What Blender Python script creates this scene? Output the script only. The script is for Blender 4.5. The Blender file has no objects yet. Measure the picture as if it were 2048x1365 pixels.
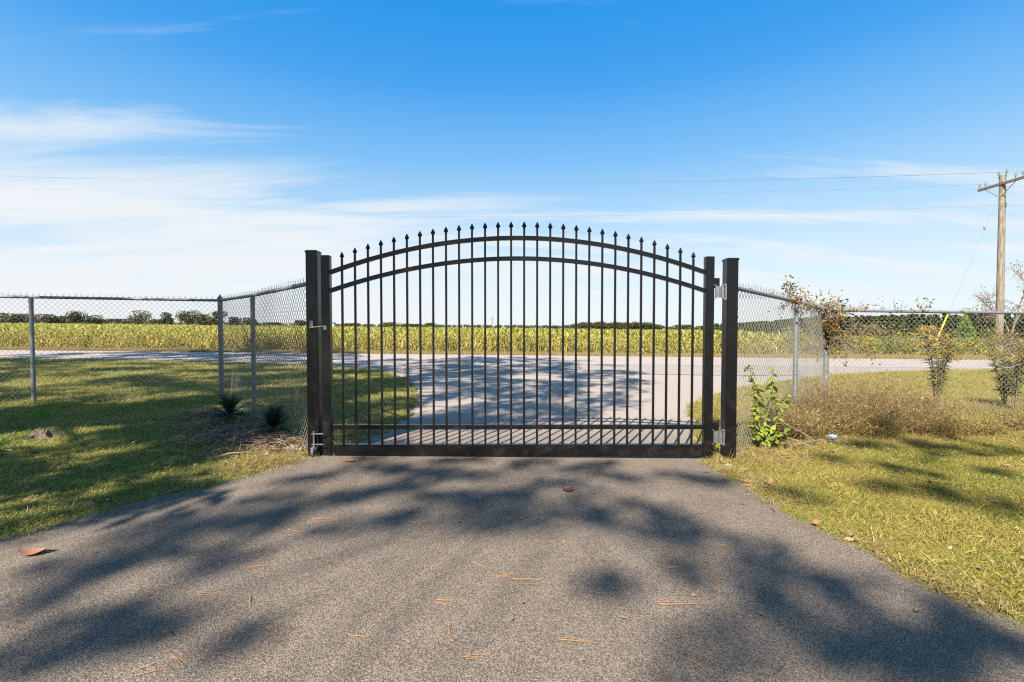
import bpy, bmesh, math, random
import numpy as np
from mathutils import Vector, Matrix
R = math.radians
random.seed(7)
RNG = np.random.default_rng(11)
scene = bpy.context.scene
COL = scene.collection

# ------------------------------------------------------------------ camera
CAM_H = 1.17
cam_d = bpy.data.cameras.new('camera')
cam = bpy.data.objects.new('camera', cam_d)
COL.objects.link(cam)
cam_d.sensor_width = 36.0
cam_d.lens = 16.4
cam_d.clip_start = 0.05
cam_d.clip_end = 6000
cam.location = (0, 0, CAM_H)
cam.rotation_euler = (R(90 - 1.63), 0, 0)
scene.camera = cam

# ------------------------------------------------------------------ sky and sun
SUN_AZ, SUN_EL = R(26.5), R(44)            # shadows fall away from the camera and to the right
SHX, SHY = math.sin(SUN_AZ) / math.tan(SUN_EL), math.cos(SUN_AZ) / math.tan(SUN_EL)
world = bpy.data.worlds.new('World')
scene.world = world
world.use_nodes = True
nt = world.node_tree
nt.nodes.clear()


class NB:
    """tiny node builder"""
    def __init__(self, tree):
        self.t = tree

    def n(self, typ, **kw):
        nd = self.t.nodes.new(typ)
        ins = kw.pop('ins', {})
        for k, v in kw.items():
            setattr(nd, k, v)
        for k, v in ins.items():
            if hasattr(v, 'is_output') or hasattr(v, 'links'):
                self.t.links.new(v, nd.inputs[k])
            else:
                nd.inputs[k].default_value = v
        return nd

    def math(self, op, a, b=0.0, c=0.0, clamp=False):
        return self.n('ShaderNodeMath', operation=op, use_clamp=clamp, ins={0: a, 1: b, 2: c}).outputs[0]

    def mix(self, f, a, b, blend='MIX'):
        nd = self.n('ShaderNodeMix', data_type='RGBA', blend_type=blend)
        for i, v in ((0, f), (6, a), (7, b)):
            if hasattr(v, 'links'):
                self.t.links.new(v, nd.inputs[i])
            else:
                nd.inputs[i].default_value = v if i == 0 else (*v, 1)[:4]
        return nd.outputs[2]

    def noise(self, vec, scale, detail=3, rough=0.5, dist=0.0):
        return self.n('ShaderNodeTexNoise', ins={'Vector': vec, 'Scale': scale, 'Detail': detail,
                                                 'Roughness': rough, 'Distortion': dist}).outputs['Fac']

    def ramp(self, f, stops):
        nd = self.n('ShaderNodeValToRGB', ins={0: f})
        el = nd.color_ramp.elements
        while len(el) < len(stops):
            el.new(0.5)
        for e, (p, c) in zip(el, stops):
            e.position = p
            e.color = (*c, 1)[:4] if hasattr(c, '__len__') else (c, c, c, 1)
        return nd.outputs[0]

    def mapr(self, v, a, b, c=0.0, d=1.0):
        return self.n('ShaderNodeMapRange', interpolation_type='SMOOTHSTEP',
                      ins={'Value': v, 'From Min': a, 'From Max': b, 'To Min': c, 'To Max': d}).outputs[0]


b = NB(nt)
tc = b.n('ShaderNodeTexCoord')
D = tc.outputs['Generated']
sep = b.n('ShaderNodeSeparateXYZ', ins={0: D})
dx, dy, dz = sep.outputs
sky = b.n('ShaderNodeTexSky')
sky.sky_type = 'NISHITA'
sky.sun_disc = False
sky.sun_elevation = SUN_EL
sky.sun_rotation = R(180) + SUN_AZ
sky.air_density = 1.0
sky.dust_density = 0.6
sky.ozone_density = 2.2
hs = b.n('ShaderNodeHueSaturation', ins={'Hue': 0.492, 'Saturation': 1.36, 'Value': 1.0, 'Color': sky.outputs[0]})
# thin cirrus: a layer high above, seen in perspective
inv = b.math('DIVIDE', 1.0, b.math('ADD', b.math('MAXIMUM', dz, 0.0), 0.11))
comb = b.n('ShaderNodeCombineXYZ', ins={0: b.math('MULTIPLY', dx, inv), 1: b.math('MULTIPLY', dy, inv), 2: 0.0})
mp = b.n('ShaderNodeMapping', ins={'Vector': comb.outputs[0], 'Rotation': (0, 0, R(-40)), 'Scale': (0.42, 1.9, 1), 'Location': (1.1, 2.35, 0)})
st = b.noise(mp.outputs[0], 1.15, 7, 0.56, 0.55)
mp2 = b.n('ShaderNodeMapping', ins={'Vector': comb.outputs[0], 'Scale': (0.5, 0.8, 1), 'Location': (1.3, 4.2, 0)})
bg = b.noise(mp2.outputs[0], 0.9, 3, 0.5, 0.2)
cov = b.math('ADD', b.math('MULTIPLY', st, 0.95), b.math('MULTIPLY', bg, 0.24))
# more of it towards the horizon and towards the left of the view, a broad change over the whole sky
cov = b.math('ADD', cov, b.mapr(dz, 0.42, 0.14, -0.10, 0.20))
cov = b.math('ADD', cov, b.math('MULTIPLY', dx, -0.14))
cl = b.mapr(cov, 0.57, 0.93, 0.0, 0.9)
haze_f = b.math('POWER', b.mapr(dz, 0.66, -0.05, 0.0, 1.0), 1.35)
cl = b.math('MAXIMUM', cl, b.math('MULTIPLY', haze_f, 0.30))
K = 3.75
grad = b.ramp(b.math('MAXIMUM', dz, 0.0), [(q, tuple(v * 0.25 for v in c)) for q, c in ((0.0, (0.78, 0.88, 0.96)), (0.12, (0.66, 0.83, 0.96)), (0.22, (0.40, 0.69, 0.96)), (0.33, (0.15, 0.505, 0.95)), (0.45, (0.036, 0.365, 0.91)), (0.57, (0.018, 0.32, 0.86)), (1.0, (0.11, 0.28, 0.60)))])
blue = b.mix(0.88, hs.outputs[0], b.n('ShaderNodeVectorMath', operation='SCALE', ins={0: grad, 'Scale': 4 * K}).outputs[0])
skyc = b.mix(cl, blue, (0.93 * K, 0.96 * K, 0.985 * K))
bgn = b.n('ShaderNodeBackground', ins={'Color': skyc, 'Strength': 0.108})
out = b.n('ShaderNodeOutputWorld', ins={'Surface': bgn.outputs[0]})

sun_d = bpy.data.lights.new('sun', 'SUN')
sun_d.energy = 4.9
sun_d.angle = R(0.53)
sun_d.color = (1.0, 0.94, 0.85)
sun = bpy.data.objects.new('sun', sun_d)
COL.objects.link(sun)
# light travels along (+sin az, +cos az, down)
ldir = Vector((math.sin(SUN_AZ) * math.cos(SUN_EL), math.cos(SUN_AZ) * math.cos(SUN_EL), -math.sin(SUN_EL)))
sun.rotation_euler = ldir.to_track_quat('-Z', 'Y').to_euler()
sun.location = (-20, -40, 45)

vs = scene.view_settings
vs.view_transform = 'Standard'
vs.look = 'None'
vs.gamma = 1.0
vs.use_curve_mapping = False
vs.exposure = 1.25
scene.cycles.use_denoising = False
scene.cycles.pixel_filter_type = 'BLACKMAN_HARRIS'
scene.cycles.filter_width = 1.2
scene.cycles.sample_clamp_indirect = 4.0
scene.cycles.max_bounces = 6
scene.cycles.transparent_max_bounces = 6


# ------------------------------------------------------------------ helpers
def lk(o, parent=None):
    COL.objects.link(o)
    if parent is not None:
        o.parent = parent
    return o


def tag(o, label=None, cat=None, group=None, kind=None):
    for k, v in (('label', label), ('category', cat), ('group', group), ('kind', kind)):
        if v:
            o[k] = v
    return o


def empty(name, loc=(0, 0, 0), rz=0.0, **kw):
    o = bpy.data.objects.new(name, None)
    o.location = loc
    o.rotation_euler = (0, 0, rz)
    o.empty_display_size = 0.1
    lk(o)
    return tag(o, **kw)


def copy_tree(o, parent=None):
    c = o.copy()
    COL.objects.link(c)
    c.parent = parent
    for ch in list(o.children):
        copy_tree(ch, c)
    return c


def np_mesh(name, V, F, mats=(), mi=None, smooth=False):
    """V (n,3), F (m,k) with one k"""
    V = np.asarray(V, dtype=np.float32)
    F = np.asarray(F, dtype=np.int32)
    me = bpy.data.meshes.new(name)
    me.vertices.add(len(V))
    me.vertices.foreach_set('co', V.ravel())
    k = F.shape[1]
    me.loops.add(F.size)
    me.loops.foreach_set('vertex_index', F.ravel())
    me.polygons.add(len(F))
    me.polygons.foreach_set('loop_start', np.arange(0, F.size, k, dtype=np.int32))
    me.polygons.foreach_set('loop_total', np.full(len(F), k, dtype=np.int32))
    if mi is not None:
        me.polygons.foreach_set('material_index', np.asarray(mi, dtype=np.int32))
    if smooth:
        me.polygons.foreach_set('use_smooth', np.ones(len(F), dtype=bool))
    for m in mats:
        me.materials.append(m)
    me.update(calc_edges=True)
    return me


class MB:
    def __init__(self):
        self.v, self.f = [], []

    def add(self, vs_, fs_):
        o = len(self.v)
        self.v += [tuple(p) for p in vs_]
        self.f += [tuple(i + o for i in f) for f in fs_]
        return self

    def box(self, x0, x1, y0, y1, z0, z1):
        vs_ = [(x, y, z) for z in (z0, z1) for y in (y0, y1) for x in (x0, x1)]
        return self.add(vs_, [(0, 2, 3, 1), (4, 5, 7, 6), (0, 1, 5, 4), (2, 6, 7, 3), (0, 4, 6, 2), (1, 3, 7, 5)])

    def tube(self, pts, radii, sides=8, caps=True):
        pts = [Vector(p) for p in pts]
        if not hasattr(radii, '__len__'):
            radii = [radii] * len(pts)
        vs_, fs_ = [], []
        prev = None
        for i, p in enumerate(pts):
            t = (pts[min(i + 1, len(pts) - 1)] - pts[max(i - 1, 0)])
            t = t.normalized() if t.length > 1e-9 else Vector((0, 0, 1))
            if prev is None:
                u = t.orthogonal().normalized()
            else:
                u = (prev - t * prev.dot(t))
                u = u.normalized() if u.length > 1e-6 else t.orthogonal().normalized()
            prev = u
            w = t.cross(u)
            for k in range(sides):
                a = 2 * math.pi * k / sides
                vs_.append(p + (u * math.cos(a) + w * math.sin(a)) * radii[i])
        for i in range(len(pts) - 1):
            for k in range(sides):
                k2 = (k + 1) % sides
                fs_.append((i * sides + k, i * sides + k2, (i + 1) * sides + k2, (i + 1) * sides + k))
        if caps:
            fs_.append(tuple(range(sides))[::-1])
            fs_.append(tuple((len(pts) - 1) * sides + k for k in range(sides)))
        return self.add(vs_, fs_)

    def lathe(self, prof, sides=12, c=(0, 0, 0), sx=1.0, sy=1.0, rot=0.0):
        vs_, fs_ = [], []
        for r, z in prof:
            for k in range(sides):
                a = 2 * math.pi * k / sides + rot
                vs_.append((c[0] + r * sx * math.cos(a), c[1] + r * sy * math.sin(a), c[2] + z))
        for i in range(len(prof) - 1):
            for k in range(sides):
                k2 = (k + 1) % sides
                fs_.append((i * sides + k, i * sides + k2, (i + 1) * sides + k2, (i + 1) * sides + k))
        fs_.append(tuple(range(sides))[::-1])
        fs_.append(tuple((len(prof) - 1) * sides + k for k in range(sides)))
        return self.add(vs_, fs_)

    def mesh(self, name, mat, bevel=0.0, smooth=False):
        me = bpy.data.meshes.new(name)
        me.from_pydata(self.v, [], self.f)
        bm = bmesh.new()
        bm.from_mesh(me)
        if bevel:
            bmesh.ops.bevel(bm, geom=list(bm.edges), offset=bevel, segments=2, affect='EDGES', clamp_overlap=True)
        bmesh.ops.recalc_face_normals(bm, faces=list(bm.faces))
        bm.to_mesh(me)
        bm.free()
        me.materials.append(mat)
        if smooth:
            me.polygons.foreach_set('use_smooth', np.ones(len(me.polygons), dtype=bool))
            try:
                me.set_sharp_from_angle(angle=R(40))
            except Exception:
                pass
        return me

    def build(self, name, mat, parent=None, bevel=0.0, smooth=False, loc=None, **kw):
        o = bpy.data.objects.new(name, self.mesh(name, mat, bevel, smooth))
        if loc is not None:
            o.location = loc
        lk(o, parent)
        return tag(o, **kw)


def obj(name, me, parent=None, loc=None, **kw):
    o = bpy.data.objects.new(name, me)
    if loc is not None:
        o.location = loc
    lk(o, parent)
    return tag(o, **kw)


def sstep(a, b_, x):
    t = np.clip((np.asarray(x, float) - a) / (b_ - a), 0, 1)
    return t * t * (3 - 2 * t)


def gz(x, y):
    """ground height: falls gently to the right, with a shallow dip along the right hand fence"""
    return -0.01 * x - 0.085 * sstep(2.6, 4.6, x) * sstep(3.4, 5.0, y) * (1 - sstep(8.0, 13.5, y)) * (1 - sstep(30, 60, x))


def G(x, y, dz_=0.0):
    return Vector((x, y, float(gz(x, y)) + dz_))


# ------------------------------------------------------------------ materials
def material(name):
    m = bpy.data.materials.new(name)
    m.use_nodes = True
    t = m.node_tree
    t.nodes.clear()
    nb = NB(t)
    o = nb.n('ShaderNodeOutputMaterial')
    p = nb.n('ShaderNodeBsdfPrincipled')
    t.links.new(p.outputs[0], o.inputs[0])
    return m, nb, p, o


def link(nb, a, b_):
    nb.t.links.new(a, b_)


def pos(nb):
    return nb.n('ShaderNodeNewGeometry').outputs['Position']


def objco(nb):
    return nb.n('ShaderNodeTexCoord').outputs['Object']


def simple(name, col, rough=0.5, metal=0.0, var=0.25, scale=40, bump=0.0, bscale=150, spec=0.5):
    m, nb, p, o = material(name)
    v = objco(nb)
    f = nb.noise(v, scale, 4, 0.6)
    c = nb.mix(f, tuple(x * (1 - var) for x in col), tuple(min(1, x * (1 + var)) for x in col))
    link(nb, c, p.inputs['Base Color'])
    p.inputs['Metallic'].default_value = metal
    p.inputs['Specular IOR Level'].default_value = spec
    r = nb.mapr(nb.noise(v, scale * 0.7, 3), 0.25, 0.75, rough * 0.8, min(1, rough * 1.25))
    link(nb, r, p.inputs['Roughness'])
    if bump:
        bp = nb.n('ShaderNodeBump', ins={'Strength': bump, 'Distance': 0.002, 'Height': nb.noise(v, bscale, 3)})
        link(nb, bp.outputs[0], p.inputs['Normal'])
    return m


def leafmat(name, cols, trans=0.3, rough=0.55, by='island', patch=None, pscale=0.6):
    """foliage: colour differs from leaf to leaf (and plant to plant), some light passes through"""
    m, nb, p, o = material(name)
    g = nb.n('ShaderNodeNewGeometry')
    oi = nb.n('ShaderNodeObjectInfo')
    f = g.outputs['Random Per Island']
    if by == 'both':
        f = nb.math('FRACT', nb.math('ADD', nb.math('MULTIPLY', f, 0.62), nb.math('MULTIPLY', oi.outputs['Random'], 0.38)))
    st_ = [(i / max(1, len(cols) - 1), c) for i, c in enumerate(cols)]
    c = nb.ramp(f, st_)
    if patch:
        pf = nb.mapr(nb.noise(g.outputs['Position'], pscale, 3, 0.6), 0.38, 0.62)
        c2 = nb.ramp(f, [(i / max(1, len(patch) - 1), q) for i, q in enumerate(patch)])
        c = nb.mix(pf, c, c2)
    link(nb, c, p.inputs['Base Color'])
    p.inputs['Roughness'].default_value = rough
    p.inputs['Specular IOR Level'].default_value = 0.25
    tr = nb.n('ShaderNodeBsdfTranslucent', ins={'Color': c})
    mx = nb.n('ShaderNodeMixShader', ins={0: trans, 1: p.outputs[0], 2: tr.outputs[0]})
    link(nb, mx.outputs[0], o.inputs[0])
    return m


def asphalt(name, dark, light, tint, grit=95.0, pale_far=False):
    m, nb, p, o = material(name)
    v = pos(nb)
    vo = nb.n('ShaderNodeTexVoronoi', ins={'Vector': v, 'Scale': grit, 'Randomness': 1.0})
    vcol = nb.n('ShaderNodeSeparateColor', ins={0: vo.outputs['Color']}).outputs[0]
    stone = nb.mapr(vcol, 0.0, 1.0, 0.0, 1.0)
    fine = nb.noise(v, 420, 2, 0.7)
    f = nb.math('ADD', nb.math('MULTIPLY', stone, 0.62), nb.math('MULTIPLY', fine, 0.38))
    c = nb.mix(nb.mapr(f, 0.2, 0.85), dark, light)
    gap = nb.mapr(vo.outputs['Distance'], 0.42, 0.8, 0.0, 0.55)
    c = nb.mix(gap, c, tuple(x * 0.35 for x in dark))
    big = nb.noise(v, 0.7, 4, 0.6, 0.3)
    c = nb.mix(nb.mapr(big, 0.3, 0.7, 0.0, 0.45), c, tint, 'MULTIPLY')
    mid = nb.noise(v, 6.0, 4, 0.65)
    c = nb.mix(nb.mapr(mid, 0.35, 0.8, 0.0, 0.5), c, (0.62, 0.6, 0.58), 'MULTIPLY')
    # faint stains and bleached, gritty patches
    stn = nb.noise(v, 1.9, 5, 0.7, 0.8)
    c = nb.mix(nb.mapr(stn, 0.58, 0.72, 0.0, 0.35), c, (0.6, 0.56, 0.52), 'MULTIPLY')
    pal = nb.n('ShaderNodeTexVoronoi', ins={'Vector': v, 'Scale': 38.0, 'Randomness': 1.0})
    c = nb.mix(nb.mapr(pal.outputs['Distance'], 0.14, 0.05, 0.0, 0.5), c, (0.46, 0.42, 0.37))
    if pale_far:
        # base colour blends towards a paler tone with distance past the gate
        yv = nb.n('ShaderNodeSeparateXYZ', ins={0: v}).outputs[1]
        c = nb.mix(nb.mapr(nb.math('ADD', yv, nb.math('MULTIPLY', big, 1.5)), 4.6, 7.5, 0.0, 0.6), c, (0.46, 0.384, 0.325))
    link(nb, c, p.inputs['Base Color'])
    p.inputs['Roughness'].default_value = 0.88
    p.inputs['Specular IOR Level'].default_value = 0.3
    h = nb.math('SUBTRACT', nb.math('MULTIPLY', fine, 0.25), vo.outputs['Distance'])
    bp = nb.n('ShaderNodeBump', ins={'Strength': 0.7, 'Distance': 0.004, 'Height': h})
    link(nb, bp.outputs[0], p.inputs['Normal'])
    return m


M = {}
M['black'] = simple('black_powder_coat', (0.004, 0.004, 0.0042), 0.36, 0, 0.3, 30, 0.10, 500, 0.35)
def dusty_black():
    m, nb, p, o = material('dusty_black_powder_coat')
    v = pos(nb)
    f = nb.noise(v, 9, 5, 0.7, 0.4)
    g = nb.noise(v, 160, 3, 0.6)
    d = nb.math('MULTIPLY', nb.mapr(f, 0.45, 0.75, 0.05, 1.0), nb.mapr(g, 0.35, 0.7, 0.2, 1.0))
    zz = nb.n('ShaderNodeSeparateXYZ', ins={0: v}).outputs[2]
    d = nb.math('MULTIPLY', d, nb.mapr(zz, 1.0, 0.0, 0.35, 1.0))
    link(nb, nb.mix(d, (0.0035, 0.0035, 0.004), (0.028, 0.024, 0.02)), p.inputs['Base Color'])
    p.inputs['Specular IOR Level'].default_value = 0.4
    link(nb, nb.mapr(d, 0.0, 1.0, 0.3, 0.6), p.inputs['Roughness'])
    bp = nb.n('ShaderNodeBump', ins={'Strength': 0.08, 'Distance': 0.002, 'Height': g})
    link(nb, bp.outputs[0], p.inputs['Normal'])
    return m


M['black'] = dusty_black()
M['galv'] = simple('galvanised_steel', (0.20, 0.20, 0.20), 0.5, 0.35, 0.3, 26, 0.15, 200)
M['wire'] = simple('galvanised_wire', (0.26, 0.24, 0.20), 0.5, 0.25, 0.2, 20)
M['zinc'] = simple('bright_zinc', (0.30, 0.305, 0.31), 0.4, 0.8, 0.25, 60)
M['rubber'] = simple('grey_rubber', (0.075, 0.078, 0.075), 0.75, 0, 0.2, 60)
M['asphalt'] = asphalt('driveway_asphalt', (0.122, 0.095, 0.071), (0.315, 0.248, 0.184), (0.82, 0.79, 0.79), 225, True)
M['road'] = asphalt('road_asphalt', (0.36, 0.302, 0.262), (0.49, 0.412, 0.357), (0.92, 0.9, 0.9), 110)
M['apron'] = asphalt('apron_asphalt', (0.30, 0.252, 0.216), (0.46, 0.386, 0.332), (0.9, 0.88, 0.88), 120)
M['paint'] = simple('worn_white_paint', (0.46, 0.435, 0.41), 0.85, 0, 0.3, 4)
M['crack'] = simple('crack_tar', (0.03, 0.028, 0.027), 0.9, 0, 0.3, 20)
M['concrete'] = simple('pale_concrete', (0.27, 0.235, 0.2), 0.9, 0, 0.2, 30, 0.5, 90)
M['wood_pole'] = None


def wood_pole_mat():
    m, nb, p, o = material('weathered_pole_wood')
    v = objco(nb)
    mp_ = nb.n('ShaderNodeMapping', ins={'Vector': v, 'Scale': (9, 9, 0.7)})
    f = nb.noise(mp_.outputs[0], 2.2, 5, 0.65)
    c = nb.ramp(f, [(0.3, (0.08, 0.06, 0.042)), (0.5, (0.21, 0.175, 0.125)), (0.72, (0.36, 0.31, 0.235))])
    link(nb, c, p.inputs['Base Color'])
    p.inputs['Roughness'].default_value = 0.9
    bp = nb.n('ShaderNodeBump', ins={'Strength': 0.6, 'Distance': 0.02, 'Height': f})
    link(nb, bp.outputs[0], p.inputs['Normal'])
    return m


M['wood_pole'] = wood_pole_mat()
M['arm_wood'] = simple('grey_crossarm_wood', (0.16, 0.12, 0.09), 0.85, 0, 0.4, 12, 0.3, 60)
M['porcelain'] = simple('grey_porcelain', (0.2, 0.2, 0.2), 0.25, 0, 0.1, 30)
M['line'] = simple('grey_cable', (0.22, 0.23, 0.24), 0.5, 0.3, 0.1, 20)
M['yellow'] = simple('yellow_plastic', (0.65, 0.42, 0.02), 0.5, 0, 0.12, 20)
M['bark'] = simple('brown_bark', (0.12, 0.09, 0.065), 0.95, 0, 0.45, 10, 0.8, 30)
M['twig'] = simple('grey_brown_twig', (0.20, 0.15, 0.105), 0.9, 0, 0.35, 25)
M['stone'] = simple('fieldstone', (0.22, 0.18, 0.15), 0.9, 0, 0.35, 14, 0.6, 60)


def ground_mat():
    m, nb, p, o = material('lawn_thatch_and_soil')
    v = pos(nb)
    f = nb.noise(v, 22, 5, 0.7)
    g = nb.noise(v, 1.1, 4, 0.6)
    c = nb.ramp(f, [(0.28, (0.055, 0.045, 0.022)), (0.5, (0.13, 0.115, 0.045)), (0.75, (0.22, 0.19, 0.085))])
    c = nb.mix(nb.mapr(g, 0.35, 0.65, 0.0, 0.6), c, (0.075, 0.085, 0.025))
    link(nb, c, p.inputs['Base Color'])
    p.inputs['Roughness'].default_value = 0.95
    p.inputs['Specular IOR Level'].default_value = 0.15
    bp = nb.n('ShaderNodeBump', ins={'Strength': 0.8, 'Distance': 0.02, 'Height': f})
    link(nb, bp.outputs[0], p.inputs['Normal'])
    return m


M['ground'] = ground_mat()
GREEN = [(0.13, 0.175, 0.03), (0.20, 0.245, 0.045), (0.26, 0.28, 0.06), (0.38, 0.34, 0.10), (0.52, 0.43, 0.2)]
STRAW = [(0.17, 0.165, 0.03), (0.30, 0.25, 0.06), (0.40, 0.33, 0.07), (0.50, 0.39, 0.12), (0.33, 0.24, 0.09)]
M['blade_left'] = leafmat('lawn_blade_green', GREEN, 0.3, patch=[(0.16, 0.195, 0.022), (0.29, 0.29, 0.05), (0.44, 0.36, 0.1), (0.56, 0.47, 0.19), (0.33, 0.24, 0.11)], pscale=1.1)
M['blade_right'] = leafmat('lawn_blade_sunny', STRAW, 0.3, patch=[(0.13, 0.16, 0.025), (0.22, 0.235, 0.04), (0.34, 0.31, 0.065), (0.46, 0.37, 0.11), (0.24, 0.2, 0.05)], pscale=0.9)
M['blade_dry'] = leafmat('dry_grass_blade', [(0.22, 0.15, 0.06), (0.36, 0.26, 0.1), (0.46, 0.35, 0.15), (0.30, 0.21, 0.08)], 0.3)
M['weed_brown'] = leafmat('dry_weed', [(0.10, 0.055, 0.03), (0.20, 0.115, 0.055), (0.31, 0.20, 0.095), (0.44, 0.33, 0.15), (0.20, 0.18, 0.05), (0.14, 0.08, 0.045)], 0.25)
M['weed_gold'] = leafmat('straw_weed', [(0.30, 0.19, 0.06), (0.40, 0.27, 0.09), (0.26, 0.2, 0.07), (0.2, 0.2, 0.06)], 0.3)
M['crop_green'] = leafmat('crop_leaf_green', [(0.14, 0.19, 0.03), (0.25, 0.28, 0.045), (0.35, 0.34, 0.07), (0.46, 0.40, 0.11), (0.26, 0.30, 0.05)], 0.35, by='both', patch=[(0.2, 0.22, 0.03), (0.36, 0.34, 0.06), (0.5, 0.42, 0.1), (0.32, 0.22, 0.06)], pscale=0.45)
M['crop_straw'] = leafmat('crop_leaf_dry', [(0.28, 0.19, 0.05), (0.50, 0.37, 0.11), (0.62, 0.50, 0.18), (0.46, 0.42, 0.10), (0.36, 0.22, 0.07), (0.3, 0.31, 0.06)], 0.3, by='both', patch=[(0.2, 0.12, 0.04), (0.34, 0.26, 0.07), (0.27, 0.3, 0.05), (0.5, 0.4, 0.13), (0.16, 0.1, 0.04)], pscale=0.7)
M['oak'] = leafmat('oak_leaves', [(0.035, 0.048, 0.016), (0.055, 0.068, 0.024), (0.085, 0.09, 0.034), (0.11, 0.095, 0.042)], 0.15, patch=[(0.05, 0.058, 0.022), (0.08, 0.08, 0.032), (0.12, 0.1, 0.046), (0.14, 0.1, 0.05)], pscale=0.12)
M['pine'] = leafmat('pine_needles', [(0.028, 0.045, 0.016), (0.045, 0.068, 0.022), (0.07, 0.092, 0.032), (0.07, 0.07, 0.035)], 0.12)
M['shade_leaf'] = leafmat('shade_tree_leaves', [(0.04, 0.07, 0.015), (0.06, 0.1, 0.02), (0.09, 0.13, 0.03)], 0.2)
M['brush_olive'] = leafmat('olive_brush_leaves', [(0.05, 0.07, 0.012), (0.11, 0.125, 0.02), (0.2, 0.19, 0.03), (0.3, 0.24, 0.05)], 0.25)
M['brush_yellow'] = leafmat('yellow_brush_leaves', [(0.12, 0.15, 0.02), (0.26, 0.26, 0.03), (0.38, 0.32, 0.04), (0.3, 0.19, 0.04)], 0.3)
M['brush_red'] = leafmat('russet_brush_leaves', [(0.13, 0.06, 0.03), (0.22, 0.12, 0.06), (0.28, 0.18, 0.08), (0.16, 0.14, 0.04)], 0.25)
M['brush_lime'] = leafmat('young_pine_needles', [(0.12, 0.19, 0.03), (0.2, 0.28, 0.05), (0.27, 0.33, 0.08)], 0.3)
M['red_leaf'] = leafmat('red_autumn_leaves', [(0.20, 0.06, 0.035), (0.28, 0.1, 0.055), (0.16, 0.07, 0.05)], 0.2)
M['vine_leaf'] = leafmat('vine_leaves', [(0.05, 0.055, 0.02), (0.15, 0.075, 0.04), (0.30, 0.13, 0.045), (0.36, 0.23, 0.04), (0.16, 0.17, 0.04), (0.07, 0.06, 0.035)], 0.25)
M['sapling_leaf'] = leafmat('sapling_leaves', [(0.08, 0.12, 0.015), (0.16, 0.22, 0.025), (0.28, 0.32, 0.04), (0.40, 0.38, 0.06)], 0.35, by='both')
M['sago'] = leafmat('sago_leaflets', [(0.018, 0.04, 0.02), (0.03, 0.06, 0.028), (0.045, 0.075, 0.03)], 0.1, 0.4)
M['sago_dead'] = leafmat('dead_sago_leaflets', [(0.13, 0.08, 0.045), (0.24, 0.16, 0.1), (0.36, 0.27, 0.18), (0.46, 0.37, 0.27)], 0.15)
M['fennel'] = leafmat('feathery_weed', [(0.09, 0.22, 0.02), (0.14, 0.3, 0.03), (0.2, 0.34, 0.05)], 0.35)
M['gold_stem'] = leafmat('goldenrod_leaves', [(0.06, 0.08, 0.02), (0.12, 0.13, 0.03), (0.2, 0.19, 0.045), (0.16, 0.11, 0.05)], 0.25)
M['gold_flower'] = leafmat('goldenrod_flowers', [(0.42, 0.27, 0.02), (0.58, 0.39, 0.04), (0.36, 0.26, 0.04)], 0.25)
M['fallen'] = simple('brown_fallen_leaf', (0.30, 0.13, 0.07), 0.55, 0, 0.3, 30, 0.2, 90)
M['fallen_dark'] = simple('dark_red_fallen_leaf', (0.11, 0.03, 0.025), 0.5, 0, 0.3, 30, 0.2, 90)
M['needle'] = leafmat('orange_pine_needle', [(0.30, 0.13, 0.04), (0.42, 0.2, 0.07), (0.38, 0.24, 0.12)], 0.1)
M['litter'] = leafmat('dead_leaf_bits', [(0.12, 0.07, 0.04), (0.22, 0.13, 0.07), (0.34, 0.23, 0.13), (0.42, 0.33, 0.22)], 0.1, by='both')
M['white_bit'] = simple('white_sheet_metal', (0.7, 0.7, 0.68), 0.6, 0, 0.08, 3)
M['plastic'] = simple('crumpled_clear_plastic', (0.22, 0.26, 0.31), 0.3, 0, 0.25, 60)

# ------------------------------------------------------------------ ground, driveway, road
EL = np.array([(-8, -7.5), (-2, -6.6), (1.0, -4.6), (2.54, -2.79), (3.11, -2.38), (4.04, -1.83), (4.6, -1.56), (5.03, -1.42), (5.87, -1.32), (7.0, -1.42), (8.18, -1.65), (10.4, -2.3), (12.1, -3.3), (12.9, -4.0), (14.0, -6.2), (14.8, -9.5), (15.25, -13)])
ER = np.array([(-8, 2.9), (0, 2.3), (1.885, 2.07), (2.18, 1.98), (2.74, 1.81), (3.32, 1.77), (4.2, 1.75), (5.0, 1.95), (5.8, 2.3), (6.8, 2.55), (8.4, 3.57), (10.0, 5.0), (12.1, 8.0), (13.5, 11), (14.6, 15), (15.25, 20)])
ROAD0, ROAD1, SEAM = 15.2, 19.8, 12.1


def wob(y, s):
    return 0.035 * np.sin(y * 7.3 + s) + 0.025 * np.sin(y * 17.1 + 2 * s) + 0.015 * np.sin(y * 41 + s * 3)


def XL(y):
    return np.interp(y, EL[:, 0], EL[:, 1]) + wob(np.asarray(y, float), 1.0)


def XR(y):
    return np.interp(y, ER[:, 0], ER[:, 1]) + wob(np.asarray(y, float), 2.3)


def on_pavement(x, y, m=0.0):
    return ((x > XL(y) - m) & (x < XR(y) + m) & (y < ROAD0)) | ((y > ROAD0 - m) & (y < ROAD1 + m))


def sheet(name, xs, ys, off, mat, **kw):
    X, Y = np.meshgrid(xs, ys)
    V = np.stack([X.ravel(), Y.ravel(), (gz(X, Y) + off).ravel()], 1)
    nx, ny = len(xs), len(ys)
    i = (np.arange(ny - 1)[:, None] * nx + np.arange(nx - 1)[None, :]).ravel()
    F = np.stack([i, i + 1, i + 1 + nx, i + nx], 1)
    return obj(name, np_mesh(name, V, F, [mat], smooth=True), **kw)


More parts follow.
